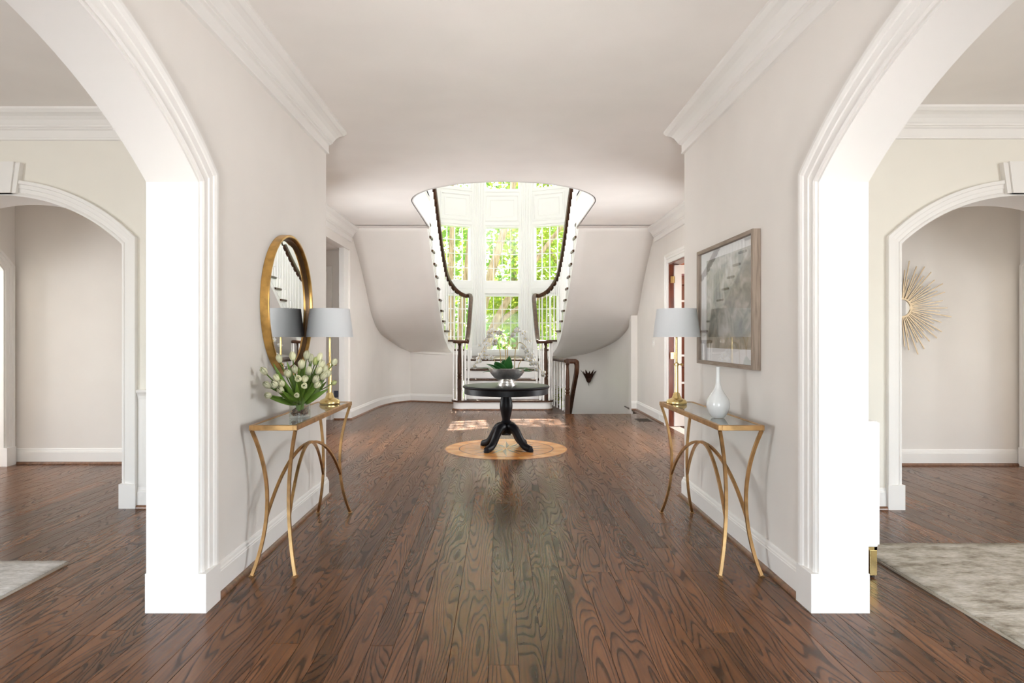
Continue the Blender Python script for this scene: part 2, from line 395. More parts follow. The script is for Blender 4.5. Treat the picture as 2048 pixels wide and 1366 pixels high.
# front of the house, behind the camera, and the outer sides of the two rooms
FH = [(-5.3, -2.7, .5, 2.6), (2.8, 5.4, .5, 2.6), (AX-1.0, AX+1.0, .3, 2.6)]
struct('wall_front', grid_wall('y', -3.2, -3.0, -6.6, 6.7, 0, H, FH), M_cream)
struct('wall_left_side', grid_wall('x', -6.7, -6.5, -3.2, 5.6, 0, H, [(-2.1, .3, .5, 2.5)]), M_cream)
struct('wall_right_side', grid_wall('x', 6.6, 6.8, -3.2, 5.6, 0, H, [(-2.1, .3, .5, 2.5)]), M_cream)
def plain_window(name, axis, a, u0, u1, z0, z1):
    gs = []
    def bar(ua, ub, za, zb, t=.03):
        gs.append(boxg(ua, ub, a-t, a+t, za, zb) if axis == 'y' else boxg(a-t, a+t, ua, ub, za, zb))
    bar(u0, u0+.06, z0, z1); bar(u1-.06, u1, z0, z1); bar(u0, u1, z0, z0+.06); bar(u0, u1, z1-.06, z1)
    for k in range(1, 4): bar(u0+(u1-u0)*k/4-.02, u0+(u1-u0)*k/4+.02, z0, z1, .02)
    bar(u0, u1, (z0+z1)/2-.02, (z0+z1)/2+.02, .02)
    o = struct(name, join(gs), M_trim)
    g = boxg(u0, u1, a-.004, a+.004, z0, z1) if axis == 'y' else boxg(a-.004, a+.004, u0, u1, z0, z1)
    mk('pane', g[0], g[1], M_pane, o)
for k, h in enumerate(FH): plain_window('window_%d' % (k+1), 'y', -3.1, *h)
plain_window('window_15', 'x', AX-2.58, 7.45, 8.95, .45, 1.95); plain_window('window_16', 'x', AX+2.58, 7.3, 8.6, .45, 1.95)  # invented windows on hidden stair-hall walls, added to hold the fill lights
plain_window('window_4', 'x', -6.6, -2.1, .3, .5, 2.5); plain_window('window_5', 'x', 6.7, -2.1, .3, .5, 2.5)  # unseen side-room windows, added for the cross light on the hall walls

# ceiling with the round-ended stair opening
def u_pts(r, yc, yend, n=32):
    return [(AX+r, yend)]+[(AX+r*math.cos(PI*k/n), yc-r*math.sin(PI*k/n)) for k in range(n+1)]+[(AX-r, yend)]
UC = 8.77
ceil_poly = [(8.2, -3.2), (8.2, 10.86)]+u_pts(1.205, UC, 10.86)+[(-8.2, 10.86), (-8.2, -3.2)]
struct('ceiling', prism(ceil_poly, 'z', H, H+.42), M_ceil)
fas = sweep2d(u_pts(1.205, UC, 10.72), [(.01, H+.0), (.01, H+.50), (-.025, H+.50), (-.025, H+.44), (-.012, H+.42), (-.012, H+.05), (-.02, H+.03), (-.02, H)], lambda x, y, d: (x, y, d), side=-1)
struct('trim_stair_opening', fas, M_stairwhite)

# stair hall walls
struct('wall_stair_hall_left', join([grid_wall('x', AX-2.66, AX-2.5, 7.2, 10.8, 0, H, [(9.2, 10.8, 0, 2.77), (7.45, 8.95, .45, 1.95)])]), M_wall)
struct('wall_left_recess', join([boxg(-4.2, AX-2.5, 10.8, 10.95, 0, 2.77), boxg(-4.2, AX-2.66, 9.05, 9.2, 0, 2.77), boxg(-4.2, -4.05, 9.05, 10.95, 0, 2.77)]), M_wall)
struct('ceiling_recess', boxg(-4.2, AX-2.66, 9.05, 10.95, 2.77, 2.85), M_ceil)
DY0, DY1, DZ = 8.98, 9.97, 2.46
struct('wall_stair_hall_right', grid_wall('x', AX+2.5, AX+2.66, 7.12, 12.3, -2.6, H, [(DY0, DY1, 0, DZ), (7.3, 8.6, .45, 1.95)]), M_wall)
struct('wall_pier_right', boxg(AX+2.385, AX+2.66, 12.25, 12.42, -2.6, 1.75), M_wall)

# side flights: nosing corners on the open string (m = 1..14) and on the outer wall
ZL = .90; RS = .195
def zt(m): return ZL+RS*m
INN = {1: (.80, 13.92), 2: (.97, 13.82), 3: (1.09, 13.60), 4: (1.145, 13.32), 5: (1.160, 13.04), 6: (1.172, 12.76), 7: (1.178, 12.48), 8: (1.182, 12.20),
       9: (1.187, 11.92), 10: (1.192, 11.64), 11: (1.198, 11.36), 12: (1.203, 11.08), 13: (1.209, 10.80), 14: (1.215, 10.52)}
OUT = {1: (1.32, 15.45), 2: (1.85, 15.05), 3: (2.32, 14.35), 4: (2.42, 13.80), 5: (2.46, 13.45)}
for m in range(6, 15): OUT[m] = (2.485, 13.45-(m-5)*(13.45-10.52)/9)
SOFI = {m: (INN[m][0]+.03, INN[m][1], zt(m)-.305-.006*(13-m)) for m in range(1, 14)}
SOFO_L = {13: (2.50, 10.76, 3.13), 12: (2.49, 11.05, 2.93), 11: (2.475, 11.33, 2.70), 10: (2.462, 11.60, 2.45), 9: (2.452, 11.84, 2.2), 8: (2.442, 12.06, 1.95),
          7: (2.43, 12.30, 1.72), 6: (2.41, 12.62, 1.53), 5: (2.36, 12.98, 1.38), 4: (2.24, 13.42, 1.24), 3: (2.10, 13.66, 1.12), 2: (1.93, 13.84, 1.03), 1: (1.0, 13.52, 1.0)}
SOFO_R = dict(SOFO_L); SOFO_R.update({12: (2.51, 11.05, 2.93), 11: (2.51, 11.33, 2.70), 10: (2.51, 11.60, 2.45), 9: (2.51, 11.84, 2.2), 8: (2.51, 12.06, 1.95), 7: (2.51, 12.30, 1.72), 6: (2.46, 12.62, 1.55), 5: (2.40, 13.0, 1.40), 4: (2.30, 13.45, 1.26), 3: (2.10, 13.95, 1.11), 2: (1.75, 14.28, .97), 1: (1.1, 14.48, .90)})
def sx(s, p, z=None): return (AX+s*p[0], p[1], p[2] if z is None else z)
# outer walls: the low curved wall on the side where the floor reaches it, the well wall opposite
def curved_wall(name, pts, tops, z0, s, m=M_wall, t=.08):
    path = [(AX+s*p[0], p[1]) for p in pts]; v, f = [], []; n = len(path)
    for i in range(n):
        a, b = path[max(i-1, 0)], path[min(i+1, n-1)]; d = Vector((b[0]-a[0], b[1]-a[1])).normalized(); q = Vector((d.y, -d.x))*(-1 if s > 0 else 1)*-1
        x, y = path[i]; xo, yo = x+q.x*t, y+q.y*t
        v += [(x, y, z0), (x, y, tops[i]), (xo, yo, tops[i]), (xo, yo, z0)]
    for i in range(n-1):
        for k in range(4): f.append((i*4+k, i*4+(k+1) % 4, (i+1)*4+(k+1) % 4, (i+1)*4+k))
    f += [(0, 1, 2, 3), tuple(range(4*n-4, 4*n))]
    return struct(name, (v, f), m, smooth=True)
LOWP = catmull([(2.5, 10.80, 3.13)]+[SOFO_L[m] for m in range(12, 1, -1)], 4)
curved_wall('wall_left_curved', [(p.x, p.y) for p in LOWP], [p.z+.015 for p in LOWP], 0, -1)
curved_wall('wall_back_left', [(1.93, 13.84), (1.45, 13.70), (.98, 13.50)], [1.05, 1.04, 1.02], 0, -1)
WELLP = catmull([(2.41, 12.42, 1.75), (2.41, 12.8, 1.6), SOFO_R[4], SOFO_R[3], SOFO_R[2], SOFO_R[1], (.70, 14.5, .9)], 6)
curved_wall('wall_well_curved', [(p.x, p.y) for p in WELLP], [p.z+.02 for p in WELLP], -2.6, 1)
UPW = catmull([(2.53, 10.5, 0), (2.53, 12, 0), (2.52, 13.2, 0), (2.38, 14.35, 0), (2.05, 15.05, 0), (1.62, 15.51, 0)], 4)
for s, nm in ((-1, 'left'), (1, 'right')):
    pts = [(p.x, p.y) for p in UPW]
    curved_wall('wall_stair_'+nm, pts, [6.4]*len(pts), .3, s, M_stairwhite)
    struct('wall_upper_'+nm, boxg(AX+s*2.53 if s > 0 else AX-2.63, AX+2.63 if s > 0 else AX-2.53, 5.8, 10.52, H+.42, 6.4), M_stairwhite)
struct('wall_upper_front', boxg(AX-2.63, AX+2.63, 5.7, 5.8, H+.42, 6.4), M_stairwhite)
struct('ceiling_upper', boxg(AX-2.8, AX+2.8, 5.7, 16.2, 6.4, 6.5), M_stairwhite)

# ---- floor: subfloor, planks, well
WX0, WX1, WY = AX+1.13, AX+2.42, 11.6
struct('floor_under', grid_wall('z', -.2, -.022, -8.2, 8.2, -3.2, 14.6, [(WX0, WX1, WY, 14.6)]), M_gap)
floor = thing('floor', None, None, (0, 0, 0)); floor['kind'] = 'structure'; floor['label'] = 'dark stained oak plank floor running towards the stairs'
planks = []; x = -8.0
while x < 8.0:
    w = random.choice([.085, .105, .105, .125, .125, .165]); xc = x+w/2
    y = -1.5-random.random()*1.5; ymax = WY if WX0-.02 < xc < WX1+.02 else 14.0
    if xc < -5.4 or xc > 5.7: ymax = 9.2 if xc < 0 else 7.7
    while y < ymax:
        l = random.uniform(.7, 2.3); y1 = min(y+l, ymax)
        if y1 > -1.5: planks.append((x, x+w, max(y, -1.5), y1))
        y = y1
    x += w
def in_view(p):
    yc = max((p[2]+p[3])/2, 1.5); y0 = max(p[2], 2.5)
    if p[3] < 2.6: return 0
    xc = (p[0]+p[1])/2
    if abs(xc*F/yc+1001-1024) > 1100: return 0
    # hidden behind the hall walls
    for wy0, wy1, wx in ((3.3, 5.6, XL), (3.3, 5.6, XR)):
        if yc > 2 and abs(xc) > abs(wx) and wx*xc > 0:
            yy = wx*yc/xc
            if wy0 < yy < wy1: return 0
    if xc < XL-.01 or xc > XR+.01:
        if yc > 7.05 and abs(xc) > 2.6: return 0
    if yc > 12.1 and abs(xc-AX) < .9: return 0
    return (p[1]-p[0])*(p[3]-y0)*F*F*1.35/(yc**3)
planks.sort(key=in_view, reverse=True)
def plank_geo(ps):
    V, Fc, A = [], [], []
    for (x0, x1, y0, y1) in ps:
        g = .0007; b = .0012; n = len(V); zt_ = -random.random()*.0006
        V += [(x0+g, y0+g, -.02), (x1-g, y0+g, -.02), (x1-g, y1-g, -.02), (x0+g, y1-g, -.02),
              (x0+g, y0+g, -b), (x1-g, y0+g, -b), (x1-g, y1-g, -b), (x0+g, y1-g, -b),
              (x0+g+b, y0+g+b, zt_), (x1-g-b, y0+g+b, zt_), (x1-g-b, y1-g-b, zt_), (x0+g+b, y1-g-b, zt_)]
        q = [(3, 2, 1, 0), (8, 9, 10, 11)]+[(i, (i+1) % 4, (i+1) % 4+4, i+4) for i in range(4)]+[(i+4, (i+1) % 4+4, (i+1) % 4+8, i+8) for i in range(4)]
        Fc += [tuple(i+n for i in f) for f in q]
        r = (random.random(), random.random(), random.random()); A += [r]*12
    return V, Fc, A
def plank_obj(name, ps, parent):
    V, Fc, A = plank_geo(ps)
    me = bpy.data.meshes.new(name); me.from_pydata(V, [], Fc)
    at = me.attributes.new('plank', 'FLOAT_VECTOR', 'POINT')
    at.data.foreach_set('vector', [c for a in A for c in a])
    me.materials.append(M_floor); o = bpy.data.objects.new(name, me); COL.objects.link(o); o.parent = parent; return o
for p in planks[:300]: plank_obj('plank', [p], floor)
plank_obj('planks', planks[300:], floor)['kind'] = 'stuff'

# ---- casings, linings, plinths
CAS = [(0, 0), (0, .014), (.012, .020), (.020, .020), (.024, .012), (.060, .016), (.064, .022), (.100, .024), (.104, .030), (.122, .036), (.140, .036), (.145, .030), (.145, 0)]
CAS2 = [(0, 0), (0, .014), (.010, .018), (.016, .012), (.045, .016), (.048, .022), (.078, .024), (.082, .034), (.106, .036), (.11, .030), (.11, 0)]
def arch_path(A, z0=0.0, n=36):
    return [(A['c']+A['w'], z0)]+arc_pts(A['c'], A['w'], A['zs'], A['R'], n)+[(A['c']-A['w'], z0)]
def shrink(A, d):  return A
def cased_arch(name, A, to3, t, prof, key=False, z0=.19, other=True):
    o = struct(name, sweep2d(arch_path(A, z0), prof, to3, side=1), M_trim)
    lin = [(0, .003), (0, -t-.003), (-.014, -t-.003), (-.014, .003)]
    g = sweep2d(arch_path(A, 0), lin, to3, side=1)
    mk('jamb_lining', g[0], g[1], M_trim, o)
    wd = prof[-1][0]
    for sgn in (1, -1):
        u = A['c']+sgn*A['w']
        ua, ub = (u-.018, u+wd+.003) if sgn > 0 else (u-wd-.003, u+.018)
        v, f = boxg(ua, ub, -t-.007, .042, 0, z0+.002)
        mk('plinth_block', [to3(p[0], p[2], p[1]) for p in v], f, M_trim, o)
    if key:
        zt_ = max(p[1] for p in arc_pts(A['c'], A['w'], A['zs'], A['R']))
        for a, b, d, nm in ((.115, .145, .058, 'keystone'), (.150, .185, .045, 'keystone_backing')):
            top = zt_+.24 if nm == 'keystone' else zt_+.235
            poly = [(A['c']-a, zt_-.004), (A['c']+a, zt_-.004), (A['c']+b, top), (A['c']-b, top)]
            v = [to3(q[0], q[1], 0) for q in poly]+[to3(q[0], q[1], d) for q in poly]
            mk(nm, v, [(0, 1, 2, 3), (4, 5, 6, 7)]+[(i, (i+1) % 4, (i+1) % 4+4, i+4) for i in range(4)], M_trim, o)
    return o
cased_arch('trim_arch_left', A1, lambda u, v, d: (XL+d, u, v), .25, CAS)
cased_arch('trim_arch_right', A1, lambda u, v, d: (XR-d, u, v), .237, CAS)
cased_arch('trim_arch_left_room', A2L, lambda u, v, d: (u, 5.23-d, v), .37, CAS2, True)
cased_arch('trim_arch_right_room', A2R, lambda u, v, d: (u, 5.19-d, v), .41, CAS2, True)
cased_arch('trim_arch_left_passage', A3L, lambda u, v, d: (-5.18+d, u, v), .18, CAS2)
cased_arch('trim_arch_right_passage', A3R, lambda u, v, d: (5.48-d, u, v), .18, CAS2)

# ---- crown, baseboards
CROWN = [(0, H), (.142, H), (.142, H-.018), (.128, H-.034), (.122, H-.040), (.112, H-.044), (.088, H-.058), (.068, H-.080), (.054, H-.106), (.046, H-.118), (.046, H-.126),
         (.034, H-.134), (.034, H-.140), (.020, H-.148), (.018, H-.150), (.018, H-.205), (.022, H-.210), (.020, H-.222), (0, H-.227)]
BASE = [(0, 0), (.020, 0), (.020, .125), (.017, .130), (.017, .136), (.012, .142), (.010, .155), (.006, .163), (0, .166)]
SHOE = [(.019, 0), (.042, 0), (.041, .010), (.036, .018), (.028, .023), (.019, .024)]
def run(name, path, prof, m, side):
    return struct(name, sweep2d(path, prof, lambda x, y, d: (x, y, d), side=side), m)
def basetrim(name, path, side):
    o = run('baseboard_'+name, path, BASE, M_trim, side)
    g = sweep2d(path, SHOE, lambda x, y, d: (x, y, d), side=side); mk('shoe_moulding', g[0], g[1], M_shoe, o, True)
run('trim_crown_left', [(XL, -3), (XL, 5.6), (-2.46, 5.6)], CROWN, M_trim, 1)
run('trim_crown_right', [(XR, -3), (XR, 5.6), (2.54, 5.6)], CROWN, M_trim, -1)
run('trim_crown_left_room', [(-6.5, -3), (-6.5, 5.23), (XL-.25, 5.23), (XL-.25, -3)], CROWN, M_trim, 1)
run('trim_crown_right_room', [(6.6, -3), (6.6, 5.19), (XR+.237, 5.19), (XR+.237, -3)], CROWN, M_trim, -1)
run('trim_crown_stair_hall_left', [(AX-2.5, 7.2), (AX-2.5, 10.84)], CROWN, M_trim, 1)
run('trim_crown_stair_hall_right', [(AX+2.5, 7.12), (AX+2.5, 10.84)], CROWN, M_trim, -1)
yj = A1['c']+A1['w']+.15
basetrim('left', [(XL, yj), (XL, 5.6), (-2.46, 5.6)], 1)
basetrim('right', [(XR, yj), (XR, 5.6), (2.54, 5.6)], -1)
basetrim('left_room', [(A2L['c']+A2L['w']+.115, 5.23), (XL-.25, 5.23), (XL-.25, yj)], 1)
basetrim('left_room_far', [(-6.5, -1), (-6.5, 5.23), (A2L['c']-A2L['w']-.115, 5.23)], 1)
basetrim('right_room', [(A2R['c']-A2R['w']-.115, 5.19), (XR+.237, 5.19), (XR+.237, yj)], -1)
basetrim('left_corridor', [(-5.18, 7.04), (-2.46, 7.04)], 1)
basetrim('right_corridor', [(5.48, 6.96), (2.54, 6.96)], -1)
basetrim('left_recess', [(-2.72, 10.8), (AX-2.5, 10.8)]+[(AX-p.x, p.y) for p in LOWP[1:]]+[(AX-1.45, 13.70), (AX-.98, 13.50)], 1)
basetrim('stair_hall_right', [(AX+2.5, DY1+.13), (AX+2.5, 12.25), (AX+2.385, 12.25)], -1)
# chair rail and wainscot in the left room
CHAIR = [(0, .86), (.012, .86), (.016, .885), (.022, .90), (.034, .915), (.036, .93), (.03, .935), (0, .935)]
wp = [(A2L['c']+A2L['w']+.115, 5.23), (XL-.25, 5.23), (XL-.25, yj)]
run('trim_chair_rail_left_room', wp, CHAIR, M_trim, 1)
run('trim_wainscot_left_room', wp, [(0, .1), (.006, .1), (.006, .87), (0, .87)], M_trim, 1)

# ---- doors of the stair hall
g = sweep2d([(DY0, .0), (DY0, DZ), (DY1, DZ), (DY1, .0)], CAS, lambda u, v, d: (AX+2.5-d, u, v), side=-1)
dc = struct('trim_french_door', g, M_trim)
g = sweep2d([(DY0, 0), (DY0, DZ), (DY1, DZ), (DY1, 0)], [(0, 0), (0, -.16), (-.02, -.16), (-.02, 0)], lambda u, v, d: (AX+2.5-d, u, v), side=-1)
mk('jamb', g[0], g[1], M_cherry, dc)
def lite_door(name, x0, x1, y0, y1, z0, z1, rows):
    d = thing(name, 'white glazed door leaf standing open in front of red wood panelling', None, (x0, y0, z0), kind='structure')
    sw = .105
    box('stile', x0, x0+sw, y0, y1, z0, z1, M_trim, d); box('stile', x1-sw, x1, y0, y1, z0, z1, M_trim, d)
    box('rail', x0+sw, x1-sw, y0, y1, z1-.13, z1, M_trim, d); box('rail', x0+sw, x1-sw, y0, y1, z0, z0+.24, M_trim, d)
    zz0, zz1 = z0+.24, z1-.13; xx0, xx1 = x0+sw, x1-sw; ym = (y0+y1)/2
    for r in range(rows):
        a = zz0+(zz1-zz0)*r/rows; b = zz0+(zz1-zz0)*(r+1)/rows
        if r: box('muntin', xx0, xx1, y0+.004, y1-.004, a-.014, a+.014, M_trim, d)
        for k in range(3):
            xa = xx0+(xx1-xx0)*k/3; xb = xx0+(xx1-xx0)*(k+1)/3
            box('pane', xa+.01, xb-.01, ym-.003, ym+.003, a+.012, b-.012, M_pane, d)
    for k in (1, 2): 
        xm = xx0+(xx1-xx0)*k/3; box('muntin', xm-.012, xm+.012, y0+.004, y1-.004, zz0, zz1, M_trim, d)
    for zh in (.25, 1.02, 2.16):
        v, f = lathe([(.010, 0), (.010, .10)], 12, (x0-.012, y0-.006, zh)); h = mk('hinge', v, f, M_brass, d, True)
        box('hinge_plate', x0-.062, x0+.0, y0-.010, y0-.005, zh, zh+.10, M_brass, h)
lite_door('door_1', AX+2.572, AX+3.45, DY1-.068, DY1-.024, .012, DZ-.03, 5)
# panelled room behind the glazed door
st = struct('wall_panelled_room', join([boxg(AX+2.66, 5.6, 11.6, 11.7, 0, H), boxg(5.5, 5.6, 7.12, 11.7, 0, H)]), M_cherry)
for k in range(5):
    xa = AX+2.8+k*.55
    for za, zb in ((.15, .85), (1.0, 2.3), (2.4, 2.95)):
        g = sweep2d([(xa, za), (xa+.45, za), (xa+.45, zb), (xa, zb)], [(0, 0), (0, .02), (-.03, .025), (-.05, .008), (-.05, 0)], lambda u, v, d: (u, 11.6-d, v), closed=True)
        mk('panel_moulding', g[0], g[1], M_cherry, st)
area('panelled_room_fill', (4.2, 9.4, 2.9), (4.2, 9.4, 0), .5, .5, 30, (1, .8, .6))  # fill added through the open door; no fixture is modelled
# white door in the left recess
ld = thing('door_2', 'plain white door in the recess behind the lamp', None, (-3.25, 10.78, 0), kind='structure')
box('slab', -3.62, -2.86, 10.765, 10.80, .01, 2.40, M_trim, ld)
g = sweep2d([(-3.62, 0), (-3.62, 2.40), (-2.86, 2.40), (-2.86, 0)], CAS2, lambda u, v, d: (u, 10.80-d, v), side=-1); mk('casing', g[0], g[1], M_trim, ld)
for za, zb in ((.2, 1.0), (1.15, 2.25)):
    g = sweep2d([(-3.5, za), (-2.98, za), (-2.98, zb), (-3.5, zb)], [(0, 0), (0, .008), (-.03, .012), (-.04, 0)], lambda u, v, d: (u, 10.765-d, v), closed=True); mk('panel', g[0], g[1], M_trim, ld)

# ================================================================= bay window of the stairs
BV = [(1.62, 15.51), (.57, 16.0)]
def bay_face(name, p0, p1, u0, u1, wn):
    p0, p1 = Vector((AX+p0[0], p0[1])), Vector((AX+p1[0], p1[1])); t = (p1-p0); Lf = t.length; t.normalize(); nrm = Vector((t.y, -t.x))  # towards the room
    if nrm.y > 0: nrm = -nrm
    def to(u, n, z): q = p0+t*u+nrm*n; return (q.x, q.y, z)
    def ob(nm, ua, ub, na, nb, za, zb, m, par=None):
        v, f = boxg(ua, ub, na, nb, za, zb); return mk(nm, [to(*p) for p in v], f, m, par)
    Z = [(1.02, 2.36), (2.69, 4.02), (4.92, 6.05)]
    v, f = grid_wall('y', -.14, 0, 0, Lf, .3, 6.4, [(u0, u1, a, b) for a, b in Z])
    w = mk('wall_'+name, [to(*p) for p in v], f, M_bay, kind='structure')
    for za, zb, d in ((2.40, 2.50, .045), (2.52, 2.64, .02), (.9, 1.0, .03), (4.05, 4.10, .03), (4.86, 4.90, .03)):
        ob('moulding', .0, Lf, 0, d, za, zb, M_bay, w)
    pa, pb = u0+.06, u1-.06
    for o_, pr in ((0, [(0, 0), (0, .022), (-.03, .028), (-.05, .006), (-.05, 0)]), (.11, [(0, 0), (0, .012), (-.018, .012), (-.03, 0)])):
        g = sweep2d([(pa+o_-.06, 4.17+o_-.03), (pb-o_+.06, 4.17+o_-.03), (pb-o_+.06, 4.80-o_), (pa+o_-.06, 4.80-o_)], pr, lambda u, v_, d: to(u, d, v_), closed=True)
        mk('panel_moulding', g[0], g[1], M_bay, w)
    for k, (za, zb) in enumerate(Z):
        wd = thing('window_%d' % (wn+k), None, None, to((u0+u1)/2, -.06, za), kind='structure')
        g = sweep2d([(u0, za), (u1, za), (u1, zb), (u0, zb)], [(0, -.13), (0, .004), (-.028, .004), (-.034, -.05), (-.034, -.13)], lambda u, v_, d: to(u, d, v_), closed=True, side=-1)
        g = sweep2d([(u0, za), (u1, za), (u1, zb), (u0, zb)], [(0, -.13), (0, .004), (.022, .004), (.028, -.05), (.028, -.13)], lambda u, v_, d: to(u, d, v_), closed=True, side=-1)
        mk('frame', g[0], g[1], M_bay, wd)
        R, C = 4, 4
        for i in range(1, C): ua = u0+(u1-u0)*i/C; ob('muntin', ua-.010, ua+.010, -.085, -.055, za, zb, M_bay, wd)
        for j in range(1, R): zz = za+(zb-za)*j/R; ob('muntin', u0, u1, -.083, -.057, zz-.010, zz+.010, M_bay, wd)
        for i in range(C):
            for j in range(R):
                ob('pane', u0+(u1-u0)*i/C+.006, u0+(u1-u0)*(i+1)/C-.006, -.073, -.067, za+(zb-za)*j/R+.006, za+(zb-za)*(j+1)/R-.006, M_pane, wd)
    return w
bay_face('bay_centre', (-.57, 16.0), (.57, 16.0), .15, .99, 6)
bay_face('bay_left', (-1.62, 15.51), (-.57, 16.0), .17, .96, 9)
bay_face('bay_right', (.57, 16.0), (1.62, 15.51), .20, .99, 12)
for s, nm in ((-1, 'left'), (1, 'right')):
    pc = AX+s*.57
    o = struct('trim_pilaster_'+nm, boxg(pc-.155, pc+.155, 15.90, 16.0, .9, 6.35), M_bay)
    box('plinth', pc-.17, pc+.17, 15.88, 16.0, .9, 1.12, M_bay, o)
    for k in range(5):
        xx = pc-.115+k*.0575; v, f = lathe([(.016, 0), (.016, 5.1)], 10, (xx, 15.898, 1.15)); mk('flute', v, f, M_bay, o, True)

# ================================================================= staircase
ST = thing('staircase', 'white central staircase with dark treads splitting into two curved upper flights', 'staircase', (AX, 12.2, 0))
NP = 'newel_post'
def baluster(x, y, z0, z1, parent, r=.0125):
    h = z1-z0; b = .17 if h > .5 else .08
    prof = [(r*1.35, 0), (r*1.35, b), (r*.9, b+.012), (r*1.5, b+.022), (r*.9, b+.035), (r*1.35, b+.07), (r*1.15, h*.5), (r*.85, h)]
    v, f = lathe(prof, 8, (x, y, z0)); return mk('baluster', v, f, M_stairwhite, parent, True)
def newel(x, y, z0, z1, parent, sq=.042):
    h = z1-z0
    o = thing_part = box(NP, x-sq, x+sq, y-sq, y+sq, z0, z0+h*.36, M_darkwood, parent, .004)
    prof = [(.038, 0), (.040, .015), (.030, .03), (.041, .05), (.041, .065), (.026, .08), (.042, .105), (.042, .12), (.034, .14), (.037, .2), (.034, h*.64*.55), (.025, h*.64-.10), (.023, h*.64-.05), (.034, h*.64-.035), (.03, h*.64-.02), (.045, h*.64)]
    v, f = lathe(prof, 20, (x, y, z0+h*.36)); mk('turning', v, f, M_darkwood, o, True); return o
RAILP = [(.030, 0)]
def rail(name, pts, parent, k=6):
    """moulded handrail: rounded top, narrower underside"""
    P_ = catmull(pts, k); v, f = [], []; n = len(P_)
    prof = [(-.030, -.040), (-.038, -.016), (-.044, .010), (-.034, .034), (0, .043), (.034, .034), (.044, .010), (.038, -.016), (.030, -.040)]
    m = len(prof); pa = None
    for i, p in enumerate(P_):
        t = (P_[min(i+1, n-1)]-P_[max(i-1, 0)]).normalized(); a = t.cross(Vector((0, 0, 1)))
        if a.length < .12 and pa is not None: a = pa-t*pa.dot(t)
        a.normalize(); pa = a; b = a.cross(t).normalized()
        for o, d in prof: v.append(tuple(p+a*o+b*d))
    for i in range(n-1):
        for q in range(m): f.append((i*m+q, i*m+(q+1) % m, (i+1)*m+(q+1) % m, (i+1)*m+q))
    f += [tuple(range(m)), tuple(range((n-1)*m, n*m))]
    return mk(name, v, f, M_darkwood, parent, True)
RC = .18; G = .28; Y1 = 12.18
# first step with round ends
def bull(hw, y0, y1, r, n=10):
    pts = [(AX+hw, y1)]
    for k in range(n+1): a = -PI/2*k/n; pts.append((AX+hw-r+r*math.cos(a), y0+r+r*math.sin(a)))
    for k in range(n+1): a = -PI/2-PI/2*k/n; pts.append((AX-hw+r+r*math.cos(a), y0+r+r*math.sin(a)))
    pts.append((AX-hw, y1)); return pts
v, f = prism(bull(.925, 12.20, 12.62, .17), 'z', 0, RC-.035); mk('riser', v, f, M_stairwhite, ST, True)
v, f = prism(bull(.955, 12.168, 12.62, .19), 'z', RC-.035, RC); mk('tread', v, f, M_darkwood, ST, True)
v, f = prism(bull(.945, 12.178, 12.62, .18), 'z', 0, .022); mk('shoe_moulding', v, f, M_shoe, ST, True)
for j in range(2, 6):
    yn = Y1+G*(j-1); z = RC*j
    if j < 5: box('tread', AX-.72, AX+.72, yn-.0, yn+G+.03, z-.035, z, M_darkwood, ST, .008)
    box('riser', AX-.69, AX+.69, yn+.03, yn+.05, z-RC, z-.035, M_stairwhite, ST)
